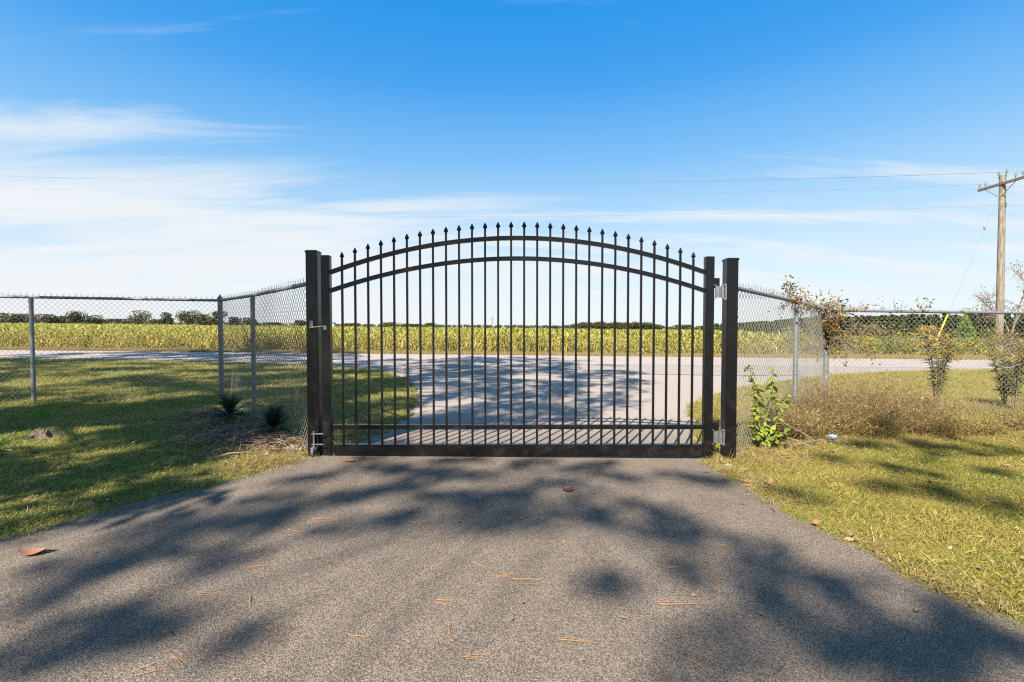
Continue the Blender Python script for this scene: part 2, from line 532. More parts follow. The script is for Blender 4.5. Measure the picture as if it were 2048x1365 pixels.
xs = np.concatenate([[-2500, -900, -300, -120, -60, -30], np.arange(-16, 16.01, 0.5), [22, 30, 40, 60, 120, 300, 900, 2500]])
ys = np.concatenate([[-300, -100, -40, -15], np.arange(-6, 24.01, 0.5), [40, 80, 200, 500, 1200, 3500]])
sheet('ground', xs, ys, -0.012, M['ground'], kind='structure')


def strip(name, y0, y1, off, mat, step=0.07, nx=14, **kw):
    yy = np.arange(y0, y1 + 1e-6, step)
    t = np.linspace(0, 1, nx)
    X = XL(yy)[:, None] * (1 - t) + XR(yy)[:, None] * t
    Y = np.repeat(yy[:, None], nx, 1)
    V = np.stack([X.ravel(), Y.ravel(), (gz(X, Y) + off).ravel()], 1)
    i = (np.arange(len(yy) - 1)[:, None] * nx + np.arange(nx - 1)[None, :]).ravel()
    F = np.stack([i, i + 1, i + 1 + nx, i + nx], 1)
    return obj(name, np_mesh(name, V, F, [mat], smooth=True), **kw)


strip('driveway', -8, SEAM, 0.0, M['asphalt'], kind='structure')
strip('driveway_apron', SEAM + 0.012, ROAD0 + 0.05, 0.001, M['apron'], kind='structure')
sheet('road', np.concatenate([[-400, -150, -60], np.arange(-30, 30.1, 1.0), [60, 150, 400]]), np.array([ROAD0, 16.2, 17.5, 18.8, ROAD1]), 0.004, M['road'], kind='structure')
sheet('road_edge_line', np.concatenate([np.arange(-120, 120.1, 1.0)]), np.array([15.43, 15.52]), 0.008, M['paint'], kind='structure')
# crack along the seam between driveway and apron
yy0 = SEAM
cx = np.arange(-4.0, 9.0, 0.05)
cy = yy0 + 0.012 * np.sin(cx * 9) + 0.018 * RNG.normal(size=len(cx)).cumsum() * 0.15
hw = 0.012 + 0.02 * np.abs(RNG.normal(size=len(cx)))
keep = (cx > XL(cy)) & (cx < XR(cy))
cx, cy, hw = cx[keep], cy[keep], hw[keep]
V = np.concatenate([np.stack([cx, cy - hw, gz(cx, cy) + 0.005], 1), np.stack([cx, cy + hw, gz(cx, cy) + 0.005], 1)])
n_ = len(cx)
F = np.stack([np.arange(n_ - 1), np.arange(1, n_), np.arange(1, n_) + n_, np.arange(n_ - 1) + n_], 1)
obj('driveway_crack', np_mesh('driveway_crack', V, F, [M['crack']]), kind='structure')

# ------------------------------------------------------------------ gate
GY = 4.2                                   # gate plane


def gX(px):
    return (px - 1024) / 222.1


def gZ(py):
    return (916 - py) / 222.1


ARC_C, ARC_H = gX(1035), gX(1408) - gX(1035)


def arc(x, top, end):
    t = (x - ARC_C) / ARC_H
    return top + (end - top) * t * t


UP = lambda x: arc(x, gZ(478), gZ(546))
LO = lambda x: arc(x, gZ(518.5), gZ(582.5))
XS0, XS1 = gX(663), gX(1408)               # inner faces of the stiles

gate = empty('driveway_gate', (0, GY, 0), label='black metal arched driveway gate with spear topped pickets between two posts', cat='gate')


def gbox(name, x0, x1, z0, z1, y0, y1, parent, mat='black', bevel=0.003):
    return MB().box(x0, x1, y0, y1, z0, z1).build(name, M[mat], parent, bevel)


gbox('stile', gX(645.5), gX(662.5), 0.02, gZ(512.5), -0.03, 0.03, gate)
gbox('stile', gX(1408), gX(1425), 0.02, gZ(515), -0.03, 0.03, gate)
gbox('bottom_rail', XS0 - 0.001, XS1 + 0.001, 0.012, gZ(890), -0.025, 0.025, gate)
gbox('lower_rail', XS0 - 0.001, XS1 + 0.001, gZ(859.5), gZ(851), -0.018, 0.018, gate, bevel=0.002)


def arched(name, fn, h=0.036, d=0.036):
    xs_ = np.linspace(XS0 - 0.002, XS1 + 0.002, 49)
    vs_, fs_ = [], []
    for x in xs_:
        z = fn(x)
        sl = (fn(x + 0.01) - fn(x - 0.01)) / 0.02
        nx_, nz_ = -sl / math.hypot(1, sl), 1 / math.hypot(1, sl)
        if x in (xs_[0], xs_[-1]):
            nx_, nz_ = 0, 1.03
        for (a, c) in ((-1, -1), (-1, 1), (1, 1), (1, -1)):
            vs_.append((x + nx_ * c * h / 2, a * d / 2, z + nz_ * c * h / 2))
    for i in range(len(xs_) - 1):
        for k in range(4):
            k2 = (k + 1) % 4
            fs_.append((i * 4 + k, i * 4 + k2, i * 4 + 4 + k2, i * 4 + 4 + k))
    fs_ += [(0, 1, 2, 3), tuple(len(vs_) - 4 + k for k in (3, 2, 1, 0))]
    return MB().add(vs_, fs_).build(name, M['black'], gate)


arched('arched_top_rail', UP)
arched('arched_second_rail', LO)
# pickets and their finials
fin = MB().lathe([(0.010, 0.0), (0.012, 0.006), (0.0085, 0.010), (0.010, 0.014), (0.0215, 0.026), (0.017, 0.038), (0.009, 0.055), (0.001, 0.069)], 4, rot=0.0, sy=0.8).mesh('finial', M['black'])
px = [683.3, 708.3, 734.3, 760, 785.6, 811.3, 838, 864.4, 891, 917.5, 944.2, 971, 997.7, 1024.1, 1050.6, 1077, 1104, 1130.5, 1157, 1183, 1209.3, 1235.3, 1260.8, 1286.6, 1312, 1337.2, 1362.5, 1387]
for i, p_ in enumerate(px):
    # the pickets stand at even steps
    x = gX(685.5) + i * (gX(1385) - gX(685.5)) / 27
    tip = UP(x) + 0.148
    pk = MB().box(-0.0092, 0.0092, -0.0092, 0.0092, gZ(890) - 0.004, tip - 0.062).build('picket', M['black'], gate, 0.0015, loc=(x, 0, 0))
    obj('finial', fin, pk, loc=(0, 0, tip - 0.069))
# caster wheel
cas = empty('caster', (0, 0, 0))
cas.parent = gate
cxs = gX(632)
MB().tube([(cxs, -0.07, gZ(895)), (cxs, -0.07, gZ(861))], 0.0085, 10).build('stem', M['zinc'], cas, smooth=True)
for zz in (gZ(866), gZ(887)):
    MB().box(gX(627.5), gX(651), -0.075, -0.066, zz - 0.005, zz + 0.005).build('bracket', M['zinc'], cas, 0.001)
MB().box(cxs - 0.026, cxs + 0.026, -0.09, -0.05, gZ(895.5), gZ(893)).add([], []).build('fork_plate', M['zinc'], cas, 0.001)
for s in (-1, 1):
    MB().box(cxs + s * 0.022 - 0.002, cxs + s * 0.022 + 0.002, -0.082, -0.058, gZ(909), gZ(895.6)).build('fork_arm', M['zinc'], cas, 0.001)
wh = MB().tube([(-0.016, 0, 0), (-0.011, 0, 0), (0.011, 0, 0), (0.016, 0, 0)], [0.038, 0.050, 0.050, 0.038], 24).build('wheel', M['rubber'], cas, smooth=True, loc=(cxs, -0.07, 0.064))
for (zz) in (gZ(869), gZ(884)):
    MB().box(gX(662.5), gX(662.5) + 0.012, -0.012, 0.008, zz - 0.006, zz + 0.006).build('bolt', M['zinc'], gate, 0.002)

# posts
lp = empty('gate_post', (gX(628.5), GY, float(gz(gX(628.5), GY))), label='black square gate post with the latch, beside the caster wheel', cat='post', group='gate posts')
MB().box(-0.05, 0.05, -0.05, 0.05, -0.05, gZ(511)).build('shaft', M['black'], lp, 0.004)
CAPP = [(0.0765, 0.0), (0.0765, 0.012), (0.064, 0.022), (0.002, 0.026)]
MB().lathe(CAPP, 4, (0, 0, gZ(512)), rot=math.pi / 4).build('cap', M['black'], lp)
lat = MB().box(-0.012, 0.02, -0.068, -0.05, gZ(661), gZ(646)).build('latch', M['galv'], lp, 0.003)
MB().tube([(-0.012, -0.074, gZ(660)), (0.05, -0.074, gZ(658.5)), (0.112, -0.072, gZ(657))], 0.004, 8).build('latch_rod', M['galv'], lat, smooth=True)
MB().box(gX(650) , gX(656), -0.034, -0.0305, gZ(660), gZ(652)).build('latch_catch', M['galv'], gate, 0.001)
rp = empty('gate_post', (gX(1459), GY, float(gz(gX(1459), GY))), label='black square gate post with two silver hinges, beside the leafy sapling', cat='post', group='gate posts')
MB().box(-0.05, 0.05, -0.05, 0.05, -0.05, gZ(518)).build('shaft', M['black'], rp, 0.004)
MB().lathe(CAPP, 4, (0, 0, gZ(519)), rot=math.pi / 4).build('cap', M['black'], rp)
for yc in (585, 874):
    z0 = gZ(yc)
    ox = gX(1459)
    h = empty('hinge', (gX(1437) - ox, 0, z0 - rp.location.z))
    h.parent = rp
    MB().box(gX(1426) - gX(1437), 0.002, -0.008, 0.008, 0.035, 0.125).build('hinge_tab', M['black'], h, 0.002)
    MB().tube([(-0.016, -0.02, -0.05), (-0.016, -0.02, 0.05)], 0.017, 14).build('barrel', M['zinc'], h, smooth=True)
    MB().tube([(0.022, -0.026, -0.058), (0.022, -0.026, 0.058)], 0.013, 14).build('barrel', M['zinc'], h, smooth=True)
    MB().box(-0.050, -0.034, -0.045, -0.032, -0.055, 0.055).build('hinge_plate', M['zinc'], h, 0.002)
    MB().box(0.034, 0.048, -0.0505, -0.03, -0.075, 0.07).build('hinge_plate', M['zinc'], h, 0.002)
    MB().box(-0.036, 0.036, -0.014, 0.0, -0.045, 0.045).build('hinge_web', M['galv'], h, 0.002)
    for s in (-1, 1):
        MB().tube([(0.03, -0.026, s * 0.062), (0.03, -0.05, s * 0.062)], 0.0085, 6).build('bolt', M['zinc'], h)
        MB().tube([(-0.055, -0.03, s * 0.062), (-0.055, -0.042, s * 0.062)], 0.006, 6).build('bolt', M['zinc'], h)


# ------------------------------------------------------------------ chain link fences
FH = 1.55


def fabric(name, path, parent, mat, seed=0, p_=0.0392, rad=0.0021, h=FH - 0.03):
    """woven zigzag wires along a polyline; every wire runs from the ground to a twisted barb above the top rail"""
    rng = np.random.default_rng(seed)
    pts = np.array(path, float)
    seg = np.diff(pts, axis=0)
    ln = np.hypot(seg[:, 0], seg[:, 1])
    cum = np.concatenate([[0], np.cumsum(ln)])
    nw = int(cum[-1] / p_)
    rows = int(round(h / p_))
    if rows % 2:
        rows += 1

    def at(u):
        u = np.clip(u, 0, cum[-1] - 1e-6)
        k = np.clip(np.searchsorted(cum, u, side='right') - 1, 0, len(ln) - 1)
        t = (u - cum[k]) / ln[k]
        P = pts[k] + seg[k] * t[..., None]
        N = np.stack([-seg[k][..., 1], seg[k][..., 0]], -1) / ln[k][..., None]
        return P, N
    j = np.arange(rows + 1)
    I = np.arange(nw)[:, None]
    par = (j[None, :] + I) % 2
    U = (I + par) * p_
    Z = np.repeat((0.02 + j * (h + 0.02) / rows)[None, :], nw, 0)
    ext = 0.045
    # barb: the wire end carries on upwards
    U = np.concatenate([U, U[:, -1:] + np.where(par[:, -1:] == 1, -0.012, 0.012)], 1)
    Z = np.concatenate([Z, Z[:, -1:] + ext + rng.uniform(-0.012, 0.012, (nw, 1))], 1)
    P, N = at(U)
    wv = 0.012 * np.sin(U * 2.1 + seed) * np.sin(Z * 2.6 + 0.5) + 0.010 * np.sin(U * 5.3 + Z * 3.1 + seed) * (1 - Z / 1.6)
    off = wv + np.where(np.concatenate([par, par[:, -1:]], 1) == 1, 0.002, -0.002)
    X = P[..., 0] + N[..., 0] * off
    Y = P[..., 1] + N[..., 1] * off
    Zw = Z + gz(P[..., 0], P[..., 1])
    Pw = np.stack([X, Y, Zw], -1)                       # nw, rows+2, 3
    T = np.zeros_like(Pw)
    T[:, 1:-1] = Pw[:, 2:] - Pw[:, :-2]
    T[:, 0] = Pw[:, 1] - Pw[:, 0]
    T[:, -1] = Pw[:, -1] - Pw[:, -2]
    N3 = np.concatenate([N, np.zeros_like(N[..., :1])], -1)
    Tn = np.broadcast_to(np.array([0, 0, 1.0]), N3.shape)
    S = np.cross(N3, Tn)
    ring = np.stack([Pw + rad * N3, Pw + rad * S, Pw - rad * N3, Pw - rad * S], 2)
    nj = Pw.shape[1]
    V = ring.reshape(-1, 3)
    base = (np.arange(nw)[:, None, None] * nj + np.arange(nj - 1)[None, :, None]) * 4
    k = np.arange(4)[None, None, :]
    a = base + k
    b_ = base + (k + 1) % 4
    F = np.stack([a, b_, b_ + 4, a + 4], -1).reshape(-1, 4)
    return obj(name, np_mesh(name, V, F, [mat], smooth=True), parent, kind='stuff')


def fence(name, gate_x, posts, run_end, label, seed, corner_cap):
    root = empty(name, (0, 0, 0), label=label, cat='fence')
    path = [gate_x] + posts + [run_end]
    fabric('wire_mesh', [(p[0], p[1]) for p in path], root, M['wire'], seed)
    for i in range(len(path) - 1):
        a, c = path[i], path[i + 1]
        A, C_ = G(a[0], a[1], FH), G(c[0], c[1], FH)
        MB().tube([A, C_], 0.0205, 12).build('top_rail', M['galv'], root, smooth=True)
    for i, p in enumerate(posts):
        big = p[2]
        r = 0.035 if big else 0.027
        g = G(p[0], p[1])
        po = MB().tube([g + Vector((0, 0, -0.05)), g + Vector((0, 0, FH - 0.005 + (0.03 if big else -0.012)))], r, 16).build('post', M['galv'], root, smooth=True)
        if big:
            MB().lathe([(r + 0.004, 0), (r + 0.004, 0.018), (r * 0.7, 0.036), (0.006, 0.07), (0.001, 0.072)], 14, (g.x, g.y, g.z + FH + 0.022)).build('post_cap', M['galv'], po, smooth=True)
        else:
            MB().tube([g + Vector((0, 0, FH - 0.07)), g + Vector((0, 0, FH - 0.028))], [r + 0.004, r + 0.003], 14).build('post_cap', M['galv'], po, smooth=True)
        for q in (0.18, 0.5, 0.85, 1.15):
            zt = q * FH * 0.8 + 0.05
            MB().tube([g + Vector((0, 0, zt)), g + Vector((0, 0, zt + 0.009))], r + 0.003, 14).build('tie_wire', M['zinc'], po, smooth=True)
    # ties along the top rail
    for i in range(len(path) - 1):
        a, c = Vector(path[i][:2]), Vector(path[i + 1][:2])
        L = (c - a).length
        d = (c - a).normalized()
        n = max(1, int(L / 0.6))
        for k in range(1, n + 1):
            q = a + d * (L * (k - 0.4) / n)
            z = G(q.x, q.y, FH)
            dv = Vector((d.x, d.y, 0))
            MB().tube([z - dv * 0.004, z + dv * 0.004], 0.0245, 10).build('rail_tie', M['zinc'], root)
    return root


LPX, RPX = gX(628.5), gX(1459)
left_fence = fence('chain_link_fence', (LPX - 0.045, GY + 0.01), [(-3.33, 6.0, False), (-4.56, 7.3, True), (-7.1, 6.9, False), (-9.9, 6.45, False)], (-12.4, 6.05),
                   'galvanised chain link fence running from the gate latch post along the shaded lawn', 3, True)
right_fence = fence('chain_link_fence', (RPX + 0.045, GY + 0.01), [(3.42, 5.62, False), (4.55, 6.75, True), (7.9, 6.98, False), (10.6, 7.15, False)], (13.0, 7.3),
                    'galvanised chain link fence running from the hinge post behind brown weeds and vine', 5, True)
# flaking black paint on the upper part of the right corner post
gq = G(4.55, 6.75)
MB().tube([gq + Vector((0, 0, 0.98)), gq + Vector((0, 0, 1.30))], 0.0375, 16).build('black_paint_band', M['black'], right_fence, smooth=True)


# ------------------------------------------------------------------ foliage makers
def leaf_quads(P, size, rng, up=0.3, aspect=0.6):
    """one small quad leaf at every point of P; size scalar or (n,)"""
    n = len(P)
    size = np.broadcast_to(np.asarray(size, float), (n,))[:, None]
    a = rng.normal(size=(n, 3))
    a /= np.linalg.norm(a, axis=1, keepdims=True)
    c = rng.normal(size=(n, 3))
    c[:, 2] *= up
    u = np.cross(a, c)
    u /= np.linalg.norm(u, axis=1, keepdims=True) + 1e-9
    w = np.cross(u, a)
    w /= np.linalg.norm(w, axis=1, keepdims=True) + 1e-9
    hu, hw_ = u * size * 0.5, w * size * 0.5 * aspect
    V = np.stack([P - hu, P + hw_ * 0.9 - hu * 0.1, P + hu, P - hw_ * 0.9 + hu * 0.1], 1).reshape(-1, 3)
    F = np.arange(4 * n).reshape(-1, 4)
    return V, F


def ribbons(base, direc, length, width, rng, droop=0.5, seg=3, side=None):
    """curved tapering blades: (n,3) base, (n,3) unit direction; quads"""
    n = len(base)
    L = np.broadcast_to(np.asarray(length, float), (n,))[:, None]
    W = np.broadcast_to(np.asarray(width, float), (n,))[:, None]
    dr = np.broadcast_to(np.asarray(droop, float), (n,))[:, None]
    if side is None:
        r = rng.normal(size=(n, 3))
        side = np.cross(direc, r)
    side = side / (np.linalg.norm(side, axis=1, keepdims=True) + 1e-9)
    rows = []
    for k in range(seg + 1):
        t = k / seg
        c = base + direc * L * t
        c = c + np.array([0, 0, -1.0]) * (dr * L * t * t)
        w = W * (1 - t ** 1.6 * 0.92) * 0.5
        rows.append(c - side * w)
        rows.append(c + side * w)
    V = np.stack(rows, 1)
    m = 2 * (seg + 1)
    b0 = (np.arange(n) * m)[:, None]
    F = np.concatenate([np.concatenate([b0 + 2 * k, b0 + 2 * k + 1, b0 + 2 * k + 3, b0 + 2 * k + 2], 1)[:, None, :] for k in range(seg)], 1).reshape(-1, 4)
    return V.reshape(-1, 3), F


def joinq(parts):
    Vs, Fs, mi, o = [], [], [], 0
    for k, (V, F) in enumerate(parts):
        Vs.append(V)
        Fs.append(F + o)
        mi.append(np.full(len(F), k))
        o += len(V)
    return np.concatenate(Vs), np.concatenate(Fs), np.concatenate(mi)


def unit(a):
    return a / (np.linalg.norm(a, axis=-1, keepdims=True) + 1e-9)


def updirs(n, rng, spread=0.6):
    d = np.stack([rng.normal(size=n) * spread, rng.normal(size=n) * spread, np.ones(n)], 1)
    return unit(d)


STASH = bpy.data.collections.new('tuft_shapes')


def proto(me):
    o = bpy.data.objects.new(me.name, me)
    return o


def scatter(name, P, rot, scl, pick, meshes, **kw):
    """one object of kind stuff: copies of a few small shapes at many points (geometry nodes)"""
    coll = bpy.data.collections.new(name + '_shapes')
    for k, me in enumerate(meshes):
        o = bpy.data.objects.new('%s_shape_%02d' % (name, k), me)
        coll.objects.link(o)
    P = np.asarray(P, np.float32)
    n = len(P)
    me = bpy.data.meshes.new(name)
    me.vertices.add(n)
    me.vertices.foreach_set('co', P.ravel())
    for nm, typ, arr, f in (('rot', 'FLOAT_VECTOR', rot, 'vector'), ('scl', 'FLOAT_VECTOR', scl, 'vector'), ('pick', 'INT', pick, 'value')):
        at = me.attributes.new(nm, typ, 'POINT')
        at.data.foreach_set(f, np.ascontiguousarray(arr, dtype=np.int32 if typ == 'INT' else np.float32).ravel())
    for m_ in meshes[0].materials:
        me.materials.append(m_)
    o = bpy.data.objects.new(name, me)
    lk(o)
    tag(o, kind='stuff', **kw)
    ng = bpy.data.node_groups.new(name + '_scatter', 'GeometryNodeTree')
    ng.interface.new_socket('Geometry', in_out='INPUT', socket_type='NodeSocketGeometry')
    ng.interface.new_socket('Geometry', in_out='OUTPUT', socket_type='NodeSocketGeometry')
    gi = ng.nodes.new('NodeGroupInput')
    go = ng.nodes.new('NodeGroupOutput')
    ci = ng.nodes.new('GeometryNodeCollectionInfo')
    ci.inputs['Collection'].default_value = coll
    ci.inputs['Separate Children'].default_value = True
    ci.inputs['Reset Children'].default_value = True
    ip = ng.nodes.new('GeometryNodeInstanceOnPoints')
    ip.inputs['Pick Instance'].default_value = True

    def na(nm, typ):
        q = ng.nodes.new('GeometryNodeInputNamedAttribute')
        q.data_type = typ
        q.inputs['Name'].default_value = nm
        return q.outputs['Attribute']
    e2r = ng.nodes.new('FunctionNodeEulerToRotation')
    L = ng.links.new
    L(gi.outputs[0], ip.inputs['Points'])
    L(ci.outputs[0], ip.inputs['Instance'])
    L(na('pick', 'INT'), ip.inputs['Instance Index'])
    L(na('rot', 'FLOAT_VECTOR'), e2r.inputs[0])
    L(e2r.outputs[0], ip.inputs['Rotation'])
    L(na('scl', 'FLOAT_VECTOR'), ip.inputs['Scale'])
    L(ip.outputs[0], go.inputs[0])
    md = o.modifiers.new('scatter', 'NODES')
    md.node_group = ng
    return o


def zrot(n, rng, tilt=0.15):
    return np.stack([rng.normal(size=n) * tilt, rng.normal(size=n) * tilt, rng.uniform(0, 6.283, n)], 1)


def scl3(s, zs=None):
    s = np.asarray(s, float)
    return np.stack([s, s, s if zs is None else zs], 1)


# ------------------------------------------------------------------ grass
def tuft(name, n, rad, h, w, mat, rng, spread=0.55, droop=0.35, seg=2):
    a = rng.uniform(0, 6.283, n)
    r = rad * np.sqrt(rng.uniform(0, 1, n))
    base = np.stack([r * np.cos(a), r * np.sin(a), np.full(n, -0.004)], 1)
    V, F = ribbons(base, updirs(n, rng, spread), h * rng.uniform(0.5, 1.15, n), w * rng.uniform(0.7, 1.2, n), rng, droop * rng.uniform(0.3, 1.4, n), seg)
    return np_mesh(name, V, F, [mat])


def inside_fence(x, y):
    """True on the camera's side of both fences"""
    lp_ = [(-12.4, 6.05), (-7.1, 6.9), (-4.56, 7.3), (-3.33, 6.0), (-1.83, 4.2), (2.0, 4.2), (3.42, 5.62), (4.55, 6.75), (7.9, 6.98), (13, 7.3)]
    a = np.array(lp_)
    return y < np.interp(x, a[:, 0], a[:, 1])


def area_points(n, x0, x1, y0, y1, rng):
    return rng.uniform(x0, x1, n), rng.uniform(y0, y1, n)


rng = np.random.default_rng(5)
# closely cropped lawn on both sides of the drive
for nm, side, mt in (('lawn_grass', -1, 'blade_left'), ('lawn_grass', 1, 'blade_right')):
    protos = [tuft('tuft', 24, 0.05, 0.042 + 0.008 * k, 0.0034, M[mt], rng, 0.8, 0.45) for k in range(4)]
    N = 100000
    # denser close to the camera
    y = 0.3 + 7.2 * rng.uniform(0, 1, N) ** 1.15
    x = side * (1.2 + rng.uniform(0, 1, N) * (1.16 * y + 2.4))
    ok = (~on_pavement(x, y, -0.13 * rng.uniform(0, 1, N) ** 3)) & inside_fence(x, y) & (np.abs(x) > 1.2)
    # thin and bare spots
    bare = 0.5 + 0.5 * np.sin(x * 2.3 + 1.7 * np.sin(y * 1.9)) * np.sin(y * 3.1 + x)
    ok &= rng.uniform(0, 1, N) > 0.35 * (bare > 0.86)
    x, y = x[ok], y[ok]
    n = len(x)
    clump = np.sin(x * 3.7 + 2 * np.sin(y * 2.9)) * np.sin(y * 4.3 + 2 * np.sin(x * 2.2)) + 0.6 * np.sin(x * 11 + y * 7) * np.sin(y * 13 - x * 5)
    s = rng.uniform(0.6, 1.35, n) * (0.85 + 0.12 * y / 4) * (1 + 0.33 * clump) * np.where(rng.uniform(0, 1, n) < 0.02, 1.35, 1.0)
    scatter(nm, np.stack([x, y, gz(x, y) - 0.012], 1), zrot(n, rng, 0.2), scl3(s), rng.integers(0, 4, n), protos,
            label='patchy green lawn grass along the shaded left verge' if side < 0 else 'sunlit yellow green lawn grass on the right of the drive')
# rougher verge between fences and road
for nm, side, mt in (('verge_grass', -1, 'blade_left'), ('verge_grass', 1, 'blade_right')):
    protos = [tuft('tuft', 22, 0.10, 0.085 + 0.02 * k, 0.006, M[mt], rng, 0.6, 0.4) for k in range(4)]
    N = 66000
    y = 4.3 + 10.9 * rng.uniform(0, 1, N) ** 1.1
    x = side * (rng.uniform(0, 1, N) * (1.16 * y + 2.6))
    ok = (~on_pavement(x, y, 0.0)) & (~inside_fence(x, y)) & (np.abs(x) > 1.2)
    x, y = x[ok], y[ok]
    n = len(x)
    s = rng.uniform(0.5, 1.0, n) * (0.75 if side < 0 else 1.0) * np.where(y < 7, 0.75, 1.0)
    scatter(nm, np.stack([x, y, gz(x, y) - 0.012], 1), zrot(n, rng, 0.2), scl3(s * 1.1, s), rng.integers(0, 4, n), protos,
            label='mown roadside grass beyond the left hand fence' if side < 0 else 'rough roadside grass beyond the right hand fence')
# dry fringe along the field side of the road
protos = [tuft('tuft', 22, 0.12, 0.16 + 0.05 * k, 0.008, M['blade_dry'], rng, 0.45, 0.35) for k in range(3)]
N = 16000
x = rng.uniform(-34, 36, N)
y = 19.75 + 2.3 * rng.uniform(0, 1, N) ** 0.9
s = rng.uniform(0.5, 1.1, N) * np.where(x > 12, 1.15, 0.8) * np.where(y < 20.2, 0.6, 1.0)
scatter('roadside_dry_grass', np.stack([x, y, gz(x, y) - 0.01], 1), zrot(N, rng), scl3(s), rng.integers(0, 3, N), protos,
        label='straw coloured dry grass fringe between road and field')
rng2 = np.random.default_rng(8)
protos = [tuft('tuft', 16, 0.09, 0.2 + 0.06 * k, 0.006, M['blade_dry'], rng2, 0.45, 0.4, 3) for k in range(3)]
N = 9000
y = 5.0 + 10 * rng2.uniform(0, 1, N)
x = rng2.uniform(0, 1, N) * (1.16 * y + 1.0)
cl_ = np.sin(x * 1.7 + 2 * np.sin(y * 0.9)) * np.sin(y * 1.3 + x * 0.6)
ok = (~on_pavement(x, y, 0.0)) & (~inside_fence(x, y - 0.1)) & (x > 2.2) & (rng2.uniform(0, 1, N) < np.clip(0.35 + 0.6 * cl_, 0.04, 1))
x, y = x[ok], y[ok]
n = len(x)
s = rng2.uniform(0.45, 1.0, n) * np.where(y < 8.5, 1.0, 0.6)
scatter('verge_dry_grass', np.stack([x, y, gz(x, y) - 0.01], 1), zrot(n, rng2, 0.2), scl3(s), rng2.integers(0, 3, n), protos,
        label='tan dry grass mixed into the rough verge beyond the right fence')
# small dead leaves and bits lying in the lawns and along the edges of the drive
def flake(L, w):
    vs_ = np.array([(0, 0, 0.004), (L * 0.3, w * 0.5, 0.010), (L, 0, 0.006), (L * 0.35, -w * 0.5, 0.008)], float)
    return np_mesh('flake', vs_, np.array([[0, 1, 2, 3]]), [M['litter']])
protos = [flake(0.05, 0.025), flake(0.035, 0.02), flake(0.07, 0.02), flake(0.03, 0.008)]
N = 5200
y = 1.5 + 5.6 * rng2.uniform(0, 1, N)
x = (1.16 * y + 0.6) * rng2.uniform(-1, 1, N)
ed_ = np.minimum(np.abs(x - XL(y)), np.abs(x - XR(y)))
pr = np.where(on_pavement(x, y), 0.015 + 0.5 * np.exp(-ed_ / 0.08), np.where(x < 0, 0.5, 0.22) + 0.4 * np.exp(-ed_ / 0.12))
ok = inside_fence(x, y) & (rng2.uniform(0, 1, N) < pr)
x, y = x[ok], y[ok]
n = len(x)
scatter('leaf_litter', np.stack([x, y, gz(x, y) + np.where(on_pavement(x, y), 0.001, 0.014)], 1), zrot(n, rng2, 0.3), scl3(rng2.uniform(0.5, 1.2, n)), rng2.integers(0, 4, n), protos,
        label='scattered small dead leaves in the lawns and at the drive edges')
# straw and dead grass at the edge of the drive by the gate posts
protos = [tuft('tuft', 20, 0.05, 0.07 + 0.03 * k, 0.0035, M['blade_dry'], rng, 0.9, 0.6, 3) for k in range(3)]
seeds = []
for (ax, ay, bx, by, w_, cnt) in ((1.80, 4.12, 2.5, 4.35, 0.16, 210), (1.78, 3.9, 1.9, 3.2, 0.08, 90), (2.3, 4.4, 3.6, 5.3, 0.22, 260), (-2.35, 3.72, -1.86, 4.08, 0.10, 200), (-2.7, 4.3, -1.95, 4.35, 0.22, 150), (3.4, 5.2, 5.0, 5.6, 0.22, 300), (5.0, 5.5, 7.0, 5.6, 0.2, 200), (1.86, 2.6, 2.1, 1.9, 0.05, 60), (-4.0, 5.6, -2.6, 4.5, 0.2, 160)):
    t = rng.uniform(0, 1, cnt)
    seeds.append(np.stack([ax + (bx - ax) * t + rng.normal(size=cnt) * w_, ay + (by - ay) * t + rng.normal(size=cnt) * w_], 1))
S_ = np.concatenate(seeds)
S_ = S_[~on_pavement(S_[:, 0], S_[:, 1], -0.10)]
n = len(S_)
scatter('dead_grass', np.stack([S_[:, 0], S_[:, 1], gz(S_[:, 0], S_[:, 1])], 1), zrot(n, rng, 0.35), scl3(rng.uniform(0.6, 1.25, n)), rng.integers(0, 3, n), protos,
        label='tangled straw coloured dead grass at the drive edge and fence foot')


# ------------------------------------------------------------------ crop field
def crop(name, rng, h):
    L, U = [], []
    st_r = 0.011
    a = np.arange(4) * math.pi / 2
    ring = np.stack([np.cos(a), np.sin(a)], 1) * st_r
    V0 = np.concatenate([np.concatenate([ring, np.zeros((4, 1))], 1), np.concatenate([ring * 0.5, np.full((4, 1), h * 0.86)], 1)])
    F0 = np.array([(k, (k + 1) % 4, 4 + (k + 1) % 4, 4 + k) for k in range(4)])
    nl = 13
    zt = np.linspace(0.05, 0.86, nl)
    base = np.stack([np.zeros(nl), np.zeros(nl), h * zt], 1)
    ang = np.arange(nl) * 2.4 + rng.uniform(0, 1, nl)
    lift = np.where(zt > 0.55, rng.uniform(0.9, 2.2, nl), rng.uniform(0.2, 1.2, nl))
    d = unit(np.stack([np.cos(ang), np.sin(ang), lift], 1))
    side = np.stack([-np.sin(ang), np.cos(ang), 0 * ang], 1)
    ln = rng.uniform(0.30, 0.48, nl) * (h / 1.0)
    droop = np.where(zt > 0.55, 0.35, rng.uniform(0.7, 1.4, nl))
    cut = rng.uniform(0.70, 0.86)
    lo, hi = zt < cut, zt >= cut
    V1, F1 = ribbons(base[lo], d[lo], ln[lo] * 0.85, 0.045, rng, droop[lo], 3, side[lo])
    V2, F2 = ribbons(base[hi], d[hi], ln[hi], 0.05, rng, droop[hi], 3, side[hi])
    V, F, mi = joinq([(np.concatenate([V0, V1]), np.concatenate([F0, F1 + len(V0)])), (V2, F2)])
    return np_mesh(name, V, F, [M['crop_straw'], M['crop_green']], mi)


